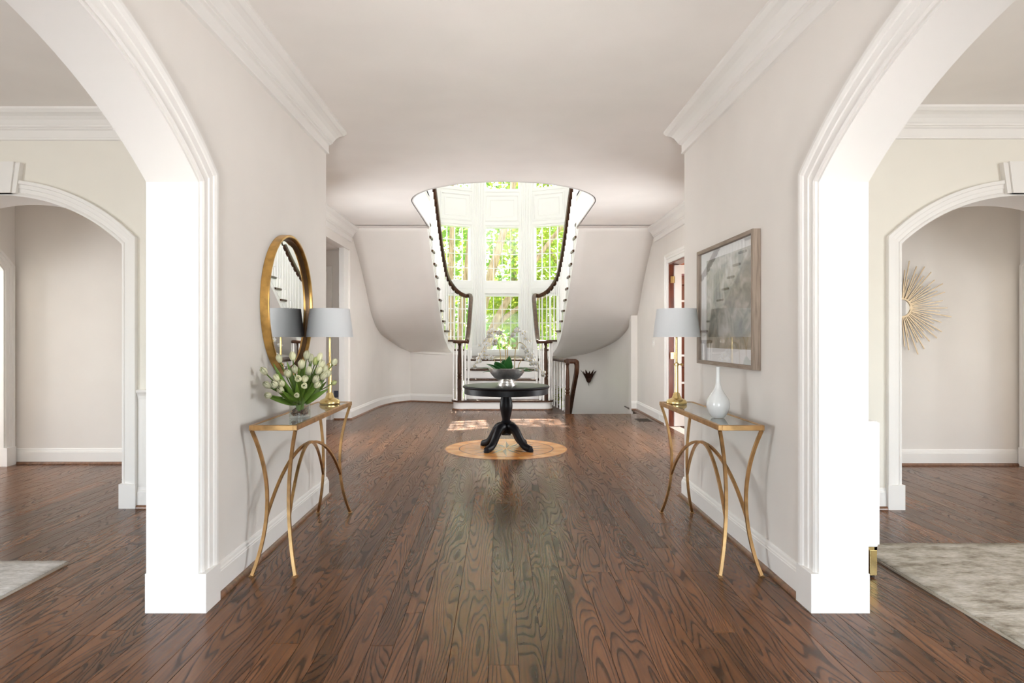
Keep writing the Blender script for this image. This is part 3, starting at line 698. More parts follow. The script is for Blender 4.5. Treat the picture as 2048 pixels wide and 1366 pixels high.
# landing
lp = [(AX+p[0], p[1]) for p in [(-.72, 13.30), (.72, 13.30), (.80, 13.92), (1.40, 15.50), (1.62, 15.5), (.57, 15.99), (-.57, 15.99), (-1.62, 15.5), (-1.40, 15.50), (-.80, 13.92)]]
v, f = prism(lp, 'z', ZL-.035, ZL); mk('landing_floor', v, f, M_darkwood, ST)
v, f = prism(lp, 'z', ZL-.16, ZL-.036); mk('landing_slab', v, f, M_stairwhite, ST)
for s in (-1, 1):
    # closed stringer beside the middle flight
    poly = [(12.40, 0), (12.40, RC-.02)]
    for j in range(2, 6): yn = Y1+G*(j-1)+.03; poly += [(yn, RC*(j-1)-.036), (yn, RC*j-.036)]
    poly += [(13.95, ZL-.036), (13.95, .0)]
    xs = AX+s*.70
    v, f = prism(poly, 'x', xs-.015, xs+.015); mk('stringer', v, f, M_stairwhite, ST)
    # volute over the newel
    nx, ny = AX+s*.80, 12.26
    newel(nx, ny, RC, 1.235, ST)
    spiral = []
    for k in range(26):
        a = (PI*.0 if s < 0 else PI)+(-s)*(-2*PI*k/25*1.15); r = .135-.075*k/25
        spiral.append((nx+r*math.cos(a), ny+r*math.sin(a), 1.262))
    v, f = lathe([(.10, -.028), (.115, -.02), (.118, 0), (.11, .02), (.06, .028), (0.001, .03)], 24, (nx, ny, 1.262)); 
    vol = mk('volute', v, f, M_darkwood, ST, True)
    v, f = tube(spiral, .030, 8, 0, 1.0); mk('volute_scroll', v, f, M_darkwood, vol, True)
    for a in (200, 245, 300, 350, 35, 80, 125):
        bx, by = nx+.115*math.cos(math.radians(a)), ny+.115*math.sin(math.radians(a)); baluster(bx, by, RC, 1.24, ST)
    # handrail: up the middle flight, gooseneck, back along the side flight
    rp = [(nx-s*.135-AX, ny-.01, 1.262), (s*.655, 12.45, 1.34), (s*.65, 12.75, 1.53), (s*.65, 13.10, 1.76), (s*.65, 13.45, 1.99), (s*.655, 13.72, 2.15), (s*.69, 13.90, 2.225), (s*.79, 13.95, 2.22)]
    lift = {2: 1.03, 3: 1.0, 4: .97, 5: .94, 6: .92}
    rz = {}
    for m in range(2, 15):
        rz[m] = zt(m)+lift.get(m, .90); rp.append((s*(INN[m][0]-.005), INN[m][1]+.02, rz[m]))
    rp += [(s*1.22, 10.2, 4.62), (s*1.225, 9.4, 4.62), (s*1.23, 8.8, 4.62)]
    rail('handrail', [(AX+p[0], p[1], p[2]) for p in rp], ST)
    for j in range(2, 5):
        for q in (.07, .21):
            yb = Y1+G*(j-1)+q; zr = 1.34+(yb-12.45)*(1.99-1.34)/1.0
            baluster(AX+s*.655, yb, RC*j, zr-.03, ST)
    for q in (13.38, 13.52, 13.66, 13.80): baluster(AX+s*.655, q, ZL, 1.93+(q-13.4)*.6, ST)
    # treads, risers, string, brackets, balusters of the curved flight
    for m in range(1, 14):
        a, b, c2, d = INN[m], OUT[m], OUT[m+1], INN[m+1]
        P3 = [(AX+s*q[0], q[1]) for q in (a, b, c2, d)]
        dv = Vector((d[0]-a[0], d[1]-a[1])).normalized()*.03
        P3[2] = (AX+s*(c2[0]+0), c2[1]-.03); P3[3] = (AX+s*(d[0]+dv.x), d[1]+dv.y)
        v, f = prism(P3, 'z', zt(m)-.036, zt(m)); mk('tread', v, f, M_darkwood, ST)
        # riser set back under the nosing
        u = Vector((b[0]-a[0], b[1]-a[1])).normalized(); ai = (a[0]+u.x*.03+dv.x*.9, a[1]+u.y*.03+dv.y*.9); bi = (b[0]+dv.x*.9, b[1]+dv.y*.9)
        th = dv*.6
        q4 = [(AX+s*p[0], p[1]) for p in (ai, bi, (bi[0]+th.x, bi[1]+th.y), (ai[0]+th.x, ai[1]+th.y))]
        v, f = prism(q4, 'z', zt(m-1), zt(m)-.036); mk('riser', v, f, M_stairwhite, ST)
        # string segment
        def so(mm):
            e0, e1 = INN[max(mm-1, 1)], INN[min(mm+1, 14)]; dd = Vector((e1[0]-e0[0], e1[1]-e0[1])).normalized(); nn = Vector((-dd.y, dd.x))
            if nn.x < 0: nn = -nn
            return nn
        n0, n1 = so(m), so(m+1); so0, so1 = Vector(INN[m])+n0*.03, Vector(INN[m+1])+n1*.03
        z0b = SOFI[m][2]; z1b = SOFI[m+1][2] if m < 13 else SOFI[13][2]+RS
        t0, t1 = so0+n0*.04, so1+n1*.04; zt_ = zt(m)-.036
        v = [(AX+s*so0.x, so0.y, z0b), (AX+s*so1.x, so1.y, z1b), (AX+s*so1.x, so1.y, zt_), (AX+s*so0.x, so0.y, zt_),
             (AX+s*t0.x, t0.y, z0b), (AX+s*t1.x, t1.y, z1b), (AX+s*t1.x, t1.y, zt_), (AX+s*t0.x, t0.y, zt_)]
        mk('stringer', v, [(0, 1, 2, 3), (4, 5, 6, 7), (0, 1, 5, 4), (1, 2, 6, 5), (2, 3, 7, 6), (3, 0, 4, 7)], M_stairwhite, ST)
        # scroll bracket under the tread end
        e0 = so0.lerp(so1, .12); e1 = so0.lerp(so1, .95); nb = n0*-.008
        zc = zt_-.002
        br = [(0, 0), (1, 0), (.92, -.045), (.70, -.05), (.55, -.075), (.40, -.11), (.22, -.115), (.10, -.15), (0, -.15)]
        v = []
        for q, zz in br: e = e0.lerp(e1, q); v.append((AX+s*e.x, e.y, zc+zz))
        for q, zz in br: e = e0.lerp(e1, q)+nb; v.append((AX+s*e.x, e.y, zc+zz))
        nbp = len(br)
        mk('bracket', v, [tuple(range(nbp)), tuple(range(nbp, 2*nbp))]+[(i, (i+1) % nbp, (i+1) % nbp+nbp, i+nbp) for i in range(nbp)], M_stairwhite, ST)
        for q in (.22, .72):
            e = so0.lerp(so1, q)-(so1-so0).normalized()*0
            r0 = rz.get(m, 2.20); r1 = rz[m+1]
            baluster(AX+s*(e.x-.012), e.y, zt(m), r0+(r1-r0)*q-.03, ST)
    # landing balusters at the turn
    for q in ((.70, 13.93), (.78, 13.95)): baluster(AX+s*q[0], q[1], ZL, 2.18, ST)
    # fascia of the landing between middle flight and first side tread
    # sloping soffit
    SO = SOFO_L if s < 0 else SOFO_R
    inn = catmull([SOFI[m] for m in range(13, 0, -1)]+[(.66, 13.94, .78)], 3); out = catmull([SO[m] for m in range(13, 0, -1)]+[(.70, SO[1][1], SO[1][2]-.02)], 3)
    v, f = [], []; K = 8
    for p, q in zip(inn, out):
        for k in range(K+1):
            e = p.lerp(q, k/K); v.append((AX+s*e.x, e.y, e.z))
    for i in range(len(inn)-1):
        for k in range(K): f.append((i*(K+1)+k, i*(K+1)+k+1, (i+1)*(K+1)+k+1, (i+1)*(K+1)+k))
    o = mk('soffit', v, f, M_wall, ST, True, math.radians(80))
    sd = o.modifiers.new('solid', 'SOLIDIFY'); sd.thickness = .02; sd.offset = 1 if s > 0 else 1
# upper floor nosing at the head of the flights
for s in (-1, 1):
    xa, xb = sorted((AX+s*1.18, AX+s*2.5))
    box('upper_floor', xa, xb, 8.6, 10.55, zt(14)-.036, zt(14), M_darkwood, ST); 
    box('upper_fascia', xa+(.03 if s > 0 else 0), xb-(.03 if s < 0 else 0), 10.50, 10.54, H-.0, zt(14)-.036, M_stairwhite, ST)

# ---- balustrade around the well and the flight going down
WB = thing('balustrade', 'curved balustrade with white spindles and turned newel around the downward stairwell', 'balustrade', (AX+1.15, 11.6, 0))
pr = catmull([(1.135, 11.58), (1.13, 11.9), (1.09, 12.3), (1.03, 12.7), (.985, 13.1), (.97, 13.4)], 5)
newel(AX+1.135, 11.575, 0, .90, WB)
rail('handrail', [(AX+1.135, 11.50, .93), (AX+1.135, 11.6, .93)]+[(AX+p[0], p[1], .93) for p in [(1.13, 11.9), (1.09, 12.3), (1.03, 12.7), (.985, 13.1), (.97, 13.4)]], WB)
v, f = lathe([(.05, -.03), (.062, -.015), (.064, .01), (.05, .03), (.001, .035)], 20, (AX+1.135, 11.575, .93)); mk('newel_cap', v, f, M_darkwood, WB, True)
rail('descending_handrail', [(AX+1.12, 11.575, .925), (AX+1.24, 11.575, .925), (AX+1.285, 11.585, .915), (AX+1.30, 11.60, .86), (AX+1.302, 11.63, .74), (AX+1.30, 11.8, .60), (AX+1.30, 12.2, .33), (AX+1.31, 12.7, .0), (AX+1.32, 13.3, -.42)], WB, 5)
for k in range(9):
    p = pr[min(len(pr)-1, 2+k*3)] if 2+k*3 < len(pr) else pr[-1]
    if k < 8: baluster(AX+p[0], p[1], -.0, .905, WB)
poly = [(AX+p[0]+.05, p[1]) for p in pr]+[(AX+p[0]-.35, p[1]) for p in reversed(pr)]
v, f = prism(poly, 'z', -.02, 0.0); mk('edge_nosing', v, f, M_darkwood, WB)
v, f = prism([(AX+p[0]+.02, p[1]) for p in pr]+[(AX+p[0]-.01, p[1]) for p in reversed(pr)], 'z', -.6, -.02); mk('edge_fascia', v, f, M_stairwhite, WB)
LS = thing('basement_stairs', 'dark wooden steps going down beyond the floor edge beside the balustrade', 'stairs', (AX+1.8, 11.7, -1))
for k in range(8):
    ya = WY+.27*k; za = -.185*(k+1)
    if ya+.27 < 13.2:
        box('tread', AX+1.18, AX+2.37, ya, ya+.29, za-.035, za, M_darkwood, LS); box('riser', AX+1.18, AX+2.37, ya, ya+.02, za, za+.15, M_stairwhite, LS)
struct('floor_basement', boxg(-1, 3.2, 11.6, 16, -2.7, -2.6), M_gap)
struct('wall_well_left', boxg(AX+.72, AX+.76, 11.62, 14.5, -2.6, -.21), M_wall)

# ================================================================= outdoors
struct('ground', boxg(-30, 30, 16.6, 60, -.7, -.5), M_lawn)
def tree(label, base, trunks, crowns, nleaf, m, seed, lsz=.15):
    rnd = random.Random(seed)
    t = thing('garden_tree', label, 'tree', (base[0], base[1], -.5), 'trees outside the stair windows')
    for tr in trunks:
        P_ = catmull(tr[0], 6); n = len(P_); v, f = tube(P_, [tr[1]*(1-.65*i/(n-1)) for i in range(n)], 10); mk('trunk', v, f, M_bark, t, True)
    V, Fc = [], []
    for (cx, cy, cz, rx, ry, rz_) in crowns:
        for k in range(nleaf):
            while True:
                a = Vector((rnd.uniform(-1, 1), rnd.uniform(-1, 1), rnd.uniform(-1, 1)))
                if a.length < 1: break
            q = Vector((cx+a.x*rx, cy+a.y*ry, cz+a.z*rz_)); s_ = lsz*rnd.uniform(.6, 1.3)
            u = Vector((rnd.gauss(0, 1), rnd.gauss(0, 1), rnd.gauss(0, .6))).normalized(); w_ = u.cross(Vector((rnd.gauss(0, 1), rnd.gauss(0, 1), rnd.gauss(0, 1)))).normalized()
            i = len(V); V += [q-u*s_*.5, q+w_*s_*.28+Vector((0, 0, .01)), q+u*s_*.5, q-w_*s_*.28]; Fc.append((i, i+1, i+2, i+3))
    me = bpy.data.meshes.new('foliage'); off = base_of(t); me.from_pydata([tuple(Vector(p)-off) for p in V], [], Fc); me.materials.append(m)
    o = bpy.data.objects.new('foliage', me); COL.objects.link(o); o.parent = t; o['kind'] = 'stuff'
tree('multi-stemmed tan tree close behind the centre stair window', (-.5, 18.6), [
    ([(-.7, 18.6, -.5), (-.65, 18.6, 1.4), (-.3, 18.6, 3.0), (.15, 18.8, 4.6), (.5, 19, 6.5)], .20),
    ([(-.6, 18.7, -.5), (-.35, 18.8, 1.2), (.2, 18.9, 2.4), (.9, 19, 3.4), (1.8, 19.2, 4.6)], .15),
    ([(-.75, 18.7, -.5), (-.6, 18.9, 1.0), (-.1, 19, 1.7), (.7, 19.1, 2.3), (1.5, 19.2, 2.6)], .12)],
    [(.9, 20.0, 4.2, 1.1, .9, 1.2), (.2, 20.0, 7.0, 2.0, .8, 1.3), (.0, 20.0, 9.75, 2.6, .6, .8), (.3, 19.9, 2.2, .9, .6, .7), (1.2, 20.0, 2.4, .9, .7, .9)], 1100, M_tree1, 1)
tree('upright tan tree with several straight trunks behind the left stair window', (-1.9, 19), [
    ([(-1.5, 19, -.5), (-1.45, 19, 2), (-1.42, 19.1, 4.0), (-1.3, 19.2, 7)], .13), ([(-1.8, 19.2, -.5), (-1.85, 19.2, 2), (-1.95, 19.2, 4), (-2.0, 19.2, 7)], .15),
    ([(-2.1, 19.1, -.5), (-2.2, 19.1, 2), (-2.35, 19.1, 4), (-2.6, 19.2, 7)], .12), ([(-1.3, 19.3, -.5), (-1.15, 19.4, 2), (-.95, 19.5, 4), (-.8, 19.6, 7)], .12)],
    [(-1.8, 19.8, 5.2, 1.5, .8, 1.3), (-1.8, 20, 7.4, 1.7, .8, 1.3), (-1.9, 20.2, 2.2, 1.6, .8, 1.4)], 1400, M_tree2, 2)
tree('bright leafy tree with thin branches filling the right stair window', (2.2, 19.5), [
    ([(2.6, 19.8, -.5), (2.4, 19.8, 1.5), (1.9, 19.9, 3.2), (1.2, 20, 4.4)], .09), ([(2.6, 19.8, -.5), (2.7, 19.8, 2.0), (2.3, 19.9, 3.6), (1.9, 20, 5.8)], .08)],
    [(1.8, 19.8, 3.6, 1.3, .8, 1.6), (2.1, 20, 1.7, 1.2, .8, 1.0), (1.9, 20.2, 5.8, 1.3, .7, .8), (2.0, 20.2, 7.4, 1.6, .8, 1.1)], 1200, M_tree1, 3)
tree('green tree far behind the centre of the bay', (.6, 24), [([(.6, 24, -.5), (.5, 24, 3), (.3, 24, 8)], .2)], [(.5, 24, 5.0, 2.6, 1.4, 2.6), (.5, 24.2, 9.0, 3.0, 1.2, 2.0), (.4, 24.3, 1.8, 2.6, 1.2, 1.8)], 2600, M_tree2, 4, .26)
tree('green tree far behind the leftmost stair window', (-3, 25), [([(-3, 25, -.5), (-3.1, 25, 3), (-3, 25, 8)], .2)], [(-3, 25, 4.5, 2.4, 1.4, 3.2), (-3, 25, 9.0, 2.4, 1.2, 2.0)], 2600, M_tree1, 5, .26)
tree('green tree far behind the rightmost stair window', (3.6, 25), [([(3.6, 25, -.5), (3.5, 25, 3), (3.7, 25, 8)], .2)], [(3.6, 25, 4.2, 2.2, 1.4, 3.2), (3.6, 25, 9.0, 2.4, 1.2, 2.0)], 2600, M_tree2, 6, .26)

# ================================================================= furniture
TX, TY = .068, 7.97
# inlaid floor medallion under the table
MD = thing('floor_medallion', 'round amber wood inlay medallion set in the floor under the black table', 'floor inlay', (TX, 8.0, 0))
v, f = lathe([(.752, -.015), (.752, .0012), (.001, .0012)], 72, (TX, 8.0, 0)); mk('field', v, f, M_ray3, MD)
def ringmesh(r0, r1, z0, z1, n=72):
    return lathe([(r0, z0), (r1, z0), (r1, z1), (r0, z1), (r0, z0)], n, (TX, 8.0, 0), cap=False)
v, f = ringmesh(.735, .752, 0, .0022); mk('border_ring', v, f, M_ray2, MD)
v, f = ringmesh(.56, .572, 0, .0022); mk('inner_ring', v, f, M_ray2, MD)
for k in range(32):
    a = 2*PI*k/32; lng = .55 if k % 4 == 0 else .48 if k % 4 == 2 else .40
    hw = .11 if k % 4 == 0 else .10
    def pp(r, an): return (TX+r*math.cos(an), 8.0+r*math.sin(an))
    if k % 2 == 0:
        for sgn in (1, -1):
            q = [pp(0.02, a), pp(lng, a), pp(.20, a+sgn*PI/16)]
            v, f = prism(q, 'z', 0, .0020+.0002*(k % 4 == 0)); mk('inlay_point', v, f, M_ray1 if sgn > 0 else M_ray2, MD)
    q = [pp(.585, a+.02), pp(.72, a+.02), pp(.72, a+PI/16-.02), pp(.585, a+PI/16-.02)]
    v, f = prism(q, 'z', 0, .0018); mk('inlay_block', v, f, M_ray1 if k % 2 else M_ray3, MD)
RT = thing('pedestal_table', 'round black pedestal table with four curved feet in the middle of the hall', 'table', (TX, TY, 0))
v, f = lathe([(.001, .735), (.50, .735), (.515, .737), (.524, .748), (.524, .757), (.515, .766), (.50, .768), (.001, .768)], 72, (TX, TY, 0)); mk('tabletop', v, f, M_black, RT, True)
v, f = lathe([(.001, .668), (.50, .668), (.505, .672), (.505, .735), (.001, .735)], 72, (TX, TY, 0)); mk('apron', v, f, M_black, RT, True)
v, f = lathe([(.062, .27), (.066, .285), (.05, .30), (.066, .32), (.066, .33), (.048, .345), (.050, .37), (.062, .42), (.076, .49), (.078, .53), (.070, .59), (.055, .64), (.058, .67)], 32, (TX, TY, 0)); mk('pedestal', v, f, M_black, RT, True)
box('pedestal_block', TX-.055, TX+.055, TY-.055, TY+.055, .17, .285, M_black, RT, .006)
for a in (45, 135, 225, 315):
    ca, sa = math.cos(math.radians(a+6)), math.sin(math.radians(a+6)); pts, rad = [], []
    for r, z, q in ((.03, .225, .062), (.08, .262, .06), (.13, .245, .052), (.18, .185, .048), (.225, .115, .045), (.27, .065, .044), (.32, .043, .043), (.37, .036, .036)):
        pts.append((TX+ca*r, TY+sa*r, z)); rad.append(q)
    P_ = catmull(pts, 4); R_ = []
    for i in range(len(rad)-1):
        for k in range(4): R_.append(rad[i]+(rad[i+1]-rad[i])*k/4)
    R_.append(rad[-1]); v, f = tube(P_, R_, 12, 0, .98); lg = mk('leg', v, f, M_black, RT, True)
    v, f = lathe([(.02, 0), (.033, .002), (.036, .02), (.03, .04)], 14, (TX+ca*.365, TY+sa*.365, 0)); mk('foot', v, f, M_black, lg, True)
BW = thing('silver_bowl', 'hammered silver footed bowl holding orchids on the black table', 'bowl', (TX+.01, TY, .768))
v, f = lathe([(.112, 0), (.112, .012), (.102, .016), (.102, .026), (.088, .034), (.086, .050), (.10, .058), (.145, .085), (.185, .125), (.213, .168), (.226, .205), (.222, .207), (.205, .168), (.178, .128), (.138, .092), (.001, .07)], 48, (TX+.01, TY, .768))
mk('bowl_body', v, f, M_silver, BW, True)
v, f = lathe([(.19, .16), (.10, .185), (.001, .19)], 24, (TX+.01, TY, .768), cap=False); mk('moss', v, f, M_orchleaf, BW, True)

def blade(p0, d, length, width, up, droop=.3, n=8, fold=.15, tip=1.0):
    """leaf with a folded midrib; returns verts, faces"""
    d = Vector(d).normalized(); side = d.cross(Vector(up)).normalized(); nn = side.cross(d).normalized(); v, f = [], []
    for i in range(n+1):
        t = i/n; w = width*math.sin(PI*min(1, .12+.88*t**.85))**.8*.5 if i < n else 0.001
        c_ = Vector(p0)+d*(length*t)+nn*(-droop*length*t*t)
        v += [tuple(c_-side*w+nn*fold*w), tuple(c_), tuple(c_+side*w+nn*fold*w)]
    for i in range(n):
        for k in range(2): f.append((3*i+k, 3*i+k+1, 3*i+k+4, 3*i+k+3))
    return v, f
def solid(o, t=.002):
    s_ = o.modifiers.new('solid', 'SOLIDIFY'); s_.thickness = t; s_.offset = 0
rnd = random.Random(11)
def orchid(label, bx, by, pts, first, nfl, seed, leaves):
    r = random.Random(seed); z0 = .768+.17
    t = thing('orchid', label, 'orchid', (bx, by, z0), 'orchids in the silver bowl')
    P_ = catmull([(bx, by, z0)]+pts, 10); n = len(P_)
    v, f = tube(P_, [.006-.004*i/(n-1) for i in range(n)], 8); mk('stem', v, f, M_orchstem, t, True)
    for k in range(nfl):
        q = first+(1-first)*k/max(1, nfl-1); p = P_[min(n-1, int(q*(n-1)))]
        sz = r.uniform(.034, .044)*(1-.25*(k/nfl)); face = Vector((r.uniform(-.9, .9), -1, r.uniform(-.5, .4))).normalized()
        c_ = p+Vector((r.uniform(-.035, .035), r.uniform(-.05, .03), r.uniform(-.035, .015))); gs = []
        sd = face.cross(Vector((0, 0, 1))).normalized(); u2 = sd.cross(face)
        roll = r.uniform(-.4, .4)
        for j, (an, le, wi) in enumerate(((90, 1, .85), (215, 1, .8), (325, 1, .8), (10, 1.05, 1.25), (170, 1.05, 1.25))):
            a = math.radians(an)+roll; d = sd*math.cos(a)+u2*math.sin(a)+face*.18
            gs.append(blade(c_+face*(.003*(j > 2)), d, sz*le, sz*wi, face, .12, 4, .25))
        V, Fc = join(gs); fl = mk('flower', V, Fc, M_orch, t, True); solid(fl, .0012)
        v, f = lathe([(.001, -.006), (.006, -.003), (.006, .003), (.001, .008)], 8, tuple(c_+face*.008)); mk('flower_lip', v, f, M_orchlip, fl, True)
    for (an, le, wi, el, dr) in leaves:
        a = math.radians(an); d = (math.cos(a)*math.cos(math.radians(el)), math.sin(a)*math.cos(math.radians(el)), math.sin(math.radians(el)))
        v, f = blade((bx, by, z0-.01), d, le, wi, (0, 0, 1) if el < 60 else (0, -1, .3), dr, 8, .25); lf = mk('leaf', v, f, M_orchleaf, t, True); solid(lf, .003)
ox, oy = TX+.01, TY
orchid('white orchid spray arching furthest down on the window-facing left of the bowl', ox-.07, oy-.05, [(ox-.085, oy-.06, 1.18), (ox-.13, oy-.07, 1.30), (ox-.24, oy-.09, 1.27), (ox-.33, oy-.10, 1.12), (ox-.41, oy-.11, .98)], .42, 14, 1, [(205, .21, .14, 42, .25), (245, .20, .14, 52, .2), (172, .22, .09, 8, .15)])
orchid('tall white orchid spray rising mid-bowl and bending left', ox-.02, oy+.03, [(ox-.02, oy+.03, 1.22), (ox-.05, oy+.03, 1.37), (ox-.13, oy+.02, 1.42), (ox-.22, oy, 1.38), (ox-.30, oy-.01, 1.27)], .48, 13, 2, [(120, .18, .09, 30, .2), (262, .19, .13, 58, .1), (230, .16, .12, 35, .2)])
orchid('tallest white orchid spray, bending right over the bowl', ox, oy-.02, [(ox+.01, oy-.02, 1.22), (ox+.04, oy-.01, 1.36), (ox+.10, oy, 1.43), (ox+.19, oy, 1.40), (ox+.25, oy, 1.30)], .5, 8, 3, [(290, .21, .11, 66, .05), (60, .18, .09, 35, .2), (275, .13, .10, 30, .3)])
orchid('white orchid spray curving out to the right above dark leaves', ox+.09, oy-.04, [(ox+.10, oy-.05, 1.18), (ox+.14, oy-.05, 1.28), (ox+.21, oy-.06, 1.25), (ox+.27, oy-.06, 1.14), (ox+.31, oy-.07, 1.06)], .62, 7, 4, [(318, .20, .12, 34, .35), (350, .21, .09, 14, .2), (300, .15, .11, 22, .3)])
orchid('low white orchid spray hanging out past the rim on the right', ox+.13, oy+.02, [(ox+.15, oy+.01, 1.03), (ox+.20, oy, 1.09), (ox+.28, oy-.02, 1.10), (ox+.36, oy-.04, 1.03), (ox+.42, oy-.05, .92)], .38, 12, 5, [(10, .19, .09, 28, .4), (340, .16, .08, 8, .1)])
orchid('low white orchid spray leaning left just above the leaves', ox-.11, oy+.02, [(ox-.13, oy+.01, 1.03), (ox-.18, oy, 1.10), (ox-.25, oy-.02, 1.13), (ox-.32, oy-.03, 1.08)], .5, 7, 6, [(185, .20, .09, 25, .2), (150, .18, .09, 40, .2)])

# ---- console tables
def console(label, x0, x1, y0, y1):
    T = thing('console_table', label, 'console table', ((x0+x1)/2, (y0+y1)/2, 0), 'pair of gilt console tables'); zt_ = .853; b = .022
    for nm, a in (('side_rail', (x0, x0+b, y0, y1)), ('side_rail', (x1-b, x1, y0, y1)), ('end_rail', (x0+b, x1-b, y0, y0+b)), ('end_rail', (x0+b, x1-b, y1-b, y1))):
        box(nm, *a, zt_-.030, zt_, M_goldleaf, T, .002)
    box('glass_top', x0+b, x1-b, y0+b, y1-b, zt_-.012, zt_-.003, M_tableglass, T)
    cx, cy = (x0+x1)/2, (y0+y1)/2; legs = {}
    for ix in (-1, 1):
        for iy in (-1, 1):
            pts = []
            for k in range(17):
                t = k/16; z = .823*(1-t); bow = .072*4*(t*(1-t))**1.0
                xx = (x0+.012 if ix < 0 else x1-.012)-ix*bow*.85; yy = (y0+.012 if iy < 0 else y1-.012)-iy*bow*1.05
                pts.append((xx, yy, z))
            pts[-1] = (pts[-1][0], pts[-1][1], .004); legs[(ix, iy)] = pts
            v, f = tube(pts, .0125, 4, PI/4, 1.0, up=(0, 1, 0.001)); lg = mk('leg', v, f, M_goldleaf, T)
            px, py, _ = pts[-1]; box('foot_plate', px-.014, px+.014, py-.014, py+.014, 0, .005, M_goldleaf, lg)
    for ix in (-1, 1):
        a, b2 = legs[(ix, -1)], legs[(-ix, 1)]; pa = Vector(a[10]); pb = Vector(b2[10]); pts = []
        for k in range(25):
            an = PI*k/24; t = .35*(.5-.5*math.cos(an))+.65*k/24; e = pa.lerp(pb, t); pts.append((e.x, e.y, pa.z+(.645-pa.z)*math.sin(an)))
        v, f = tube(pts, .0115, 4, PI/4, 1.0, up=(1, .2, 0)); mk('arched_stretcher', v, f, M_goldleaf, T)
    return T
console('gilt console table with glass top carrying the tulips, under the round mirror', -1.415, -1.145, 3.71, 5.09)
console('gilt console table with glass top carrying the white bottle vase, under the picture', 1.225, 1.485, 3.71, 5.09)
ZC = .853
def lamp(label, x, y):
    T = thing('table_lamp', label, 'table lamp', (x, y, ZC), 'pair of brass table lamps')
    v, f = lathe([(.074, 0), (.076, .008), (.074, .018), (.066, .028), (.050, .036), (.036, .042), (.030, .056), (.026, .064), (.022, .080), (.0, .08)], 36, (x, y, ZC)); mk('base', v, f, M_brass, T, True)
    v, f = lathe([(.013, .075), (.015, .08), (.0135, .09), (.0125, .28), (.017, .284), (.017, .300), (.010, .304), (.008, .31), (.0075, .60)], 20, (x, y, ZC)); st_ = mk('stem', v, f, M_brass, T, True)
    v, f = tube([(x-.022, y, ZC+.292), (x+.030, y, ZC+.292), (x+.031, y, ZC+.292), (x+.05, y, ZC+.292)], [.005, .005, .010, .007], 10); mk('thumb_screw', v, f, M_brass, st_, True)
    r0, r1, z0, z1 = .172, .145, .497, .707
    v, f = lathe([(r0, z0), (r1, z1), (r1-.003, z1), (r0-.003, z0), (r0, z0)], 48, (x, y, ZC), cap=False); sh = mk('shade', v, f, M_shade, T, True)
    gs = [tube([(x, y, ZC+.60), (x+math.cos(a)*(r1-.012), y+math.sin(a)*(r1-.012), ZC+z1-.012)], .002, 6) for a in (0, 2.09, 4.19)]
    V, Fc = join(gs); mk('shade_carrier', V, Fc, M_brass, sh)
    v, f = lathe([(.001, .58), (.018, .60), (.028, .635), (.02, .665), (.001, .675)], 16, (x, y, ZC)); mk('bulb', v, f, M_porcelain, T, True)
lamp('brass table lamp with white drum shade beside the tulips and round mirror', -1.275, 4.93)
lamp('brass table lamp with white drum shade beside the bottle vase and framed picture', 1.315, 4.93)
# white bottle vase
v, f = lathe([(.001, 0), (.036, 0), (.040, .004), (.058, .030), (.0695, .062), (.071, .085), (.064, .112), (.048, .138), (.031, .162), (.020, .188), (.0145, .215), (.0125, .25), (.0125, .295), (.0145, .312), (.011, .312), (.009, .29), (.0, .29)], 40, (1.345, 4.08, ZC))
tag(mk('bottle_vase', v, f, M_porcelain, None, True), 'glossy white long-necked bottle vase on the gilt console', 'vase')

# ---- glass vase with tulips
VX, VY = -1.255, 4.13
VA, VB = .055, .088   # half sizes across and along the table
def ovalpts(a, b, n=40, p=3.0):
    out = []
    for k in range(n):
        t = 2*PI*k/n; ct, st_ = math.cos(t), math.sin(t)
        out.append((VX+a*math.copysign(abs(ct)**(2/p), ct), VY+b*math.copysign(abs(st_)**(2/p), st_)))
    return out
def ovlathe(prof, n=40):
    v, f = [], []
    for d, z in prof: v += [(x_, y_, z) for x_, y_ in ovalpts(VA-d, VB-d, n)]
    for i in range(len(prof)-1):
        for k in range(n): f.append((i*n+k, i*n+(k+1) % n, (i+1)*n+(k+1) % n, (i+1)*n+k))
    f += [tuple(range(n)), tuple(range((len(prof)-1)*n, len(prof)*n))]
    return v, f
VS = thing('glass_vase', 'low clear oval glass vase with brown pebbles holding the tulips', 'vase', (VX, VY, ZC))
v, f = ovlathe([(0, ZC), (0, ZC+.122), (.004, ZC+.122), (.004, ZC+.010)]); mk('vase_body', v, f, M_vaseglass, VS, True)
rp_ = random.Random(5); gs = []
for k in range(230):
    px, py = rp_.uniform(-.9, .9), rp_.uniform(-.95, .95)
    if abs(px)**3+abs(py)**3 > .80: continue
    r = rp_.uniform(.006, .011); cx_, cy_, cz_ = VX+px*(VA-.014), VY+py*(VB-.014), ZC+.016+rp_.random()*.028
    gs.append(lathe([(.0005, -r*.7), (r*.8, -r*.4), (r, 0), (r*.8, r*.4), (.0005, r*.7)], 7, (cx_, cy_, cz_)))
V, Fc = join(gs); tag(mk('pebbles', V, Fc, M_pebble, None, True), 'brown pebbles filling the bottom of the glass vase', 'pebbles', kind='stuff')
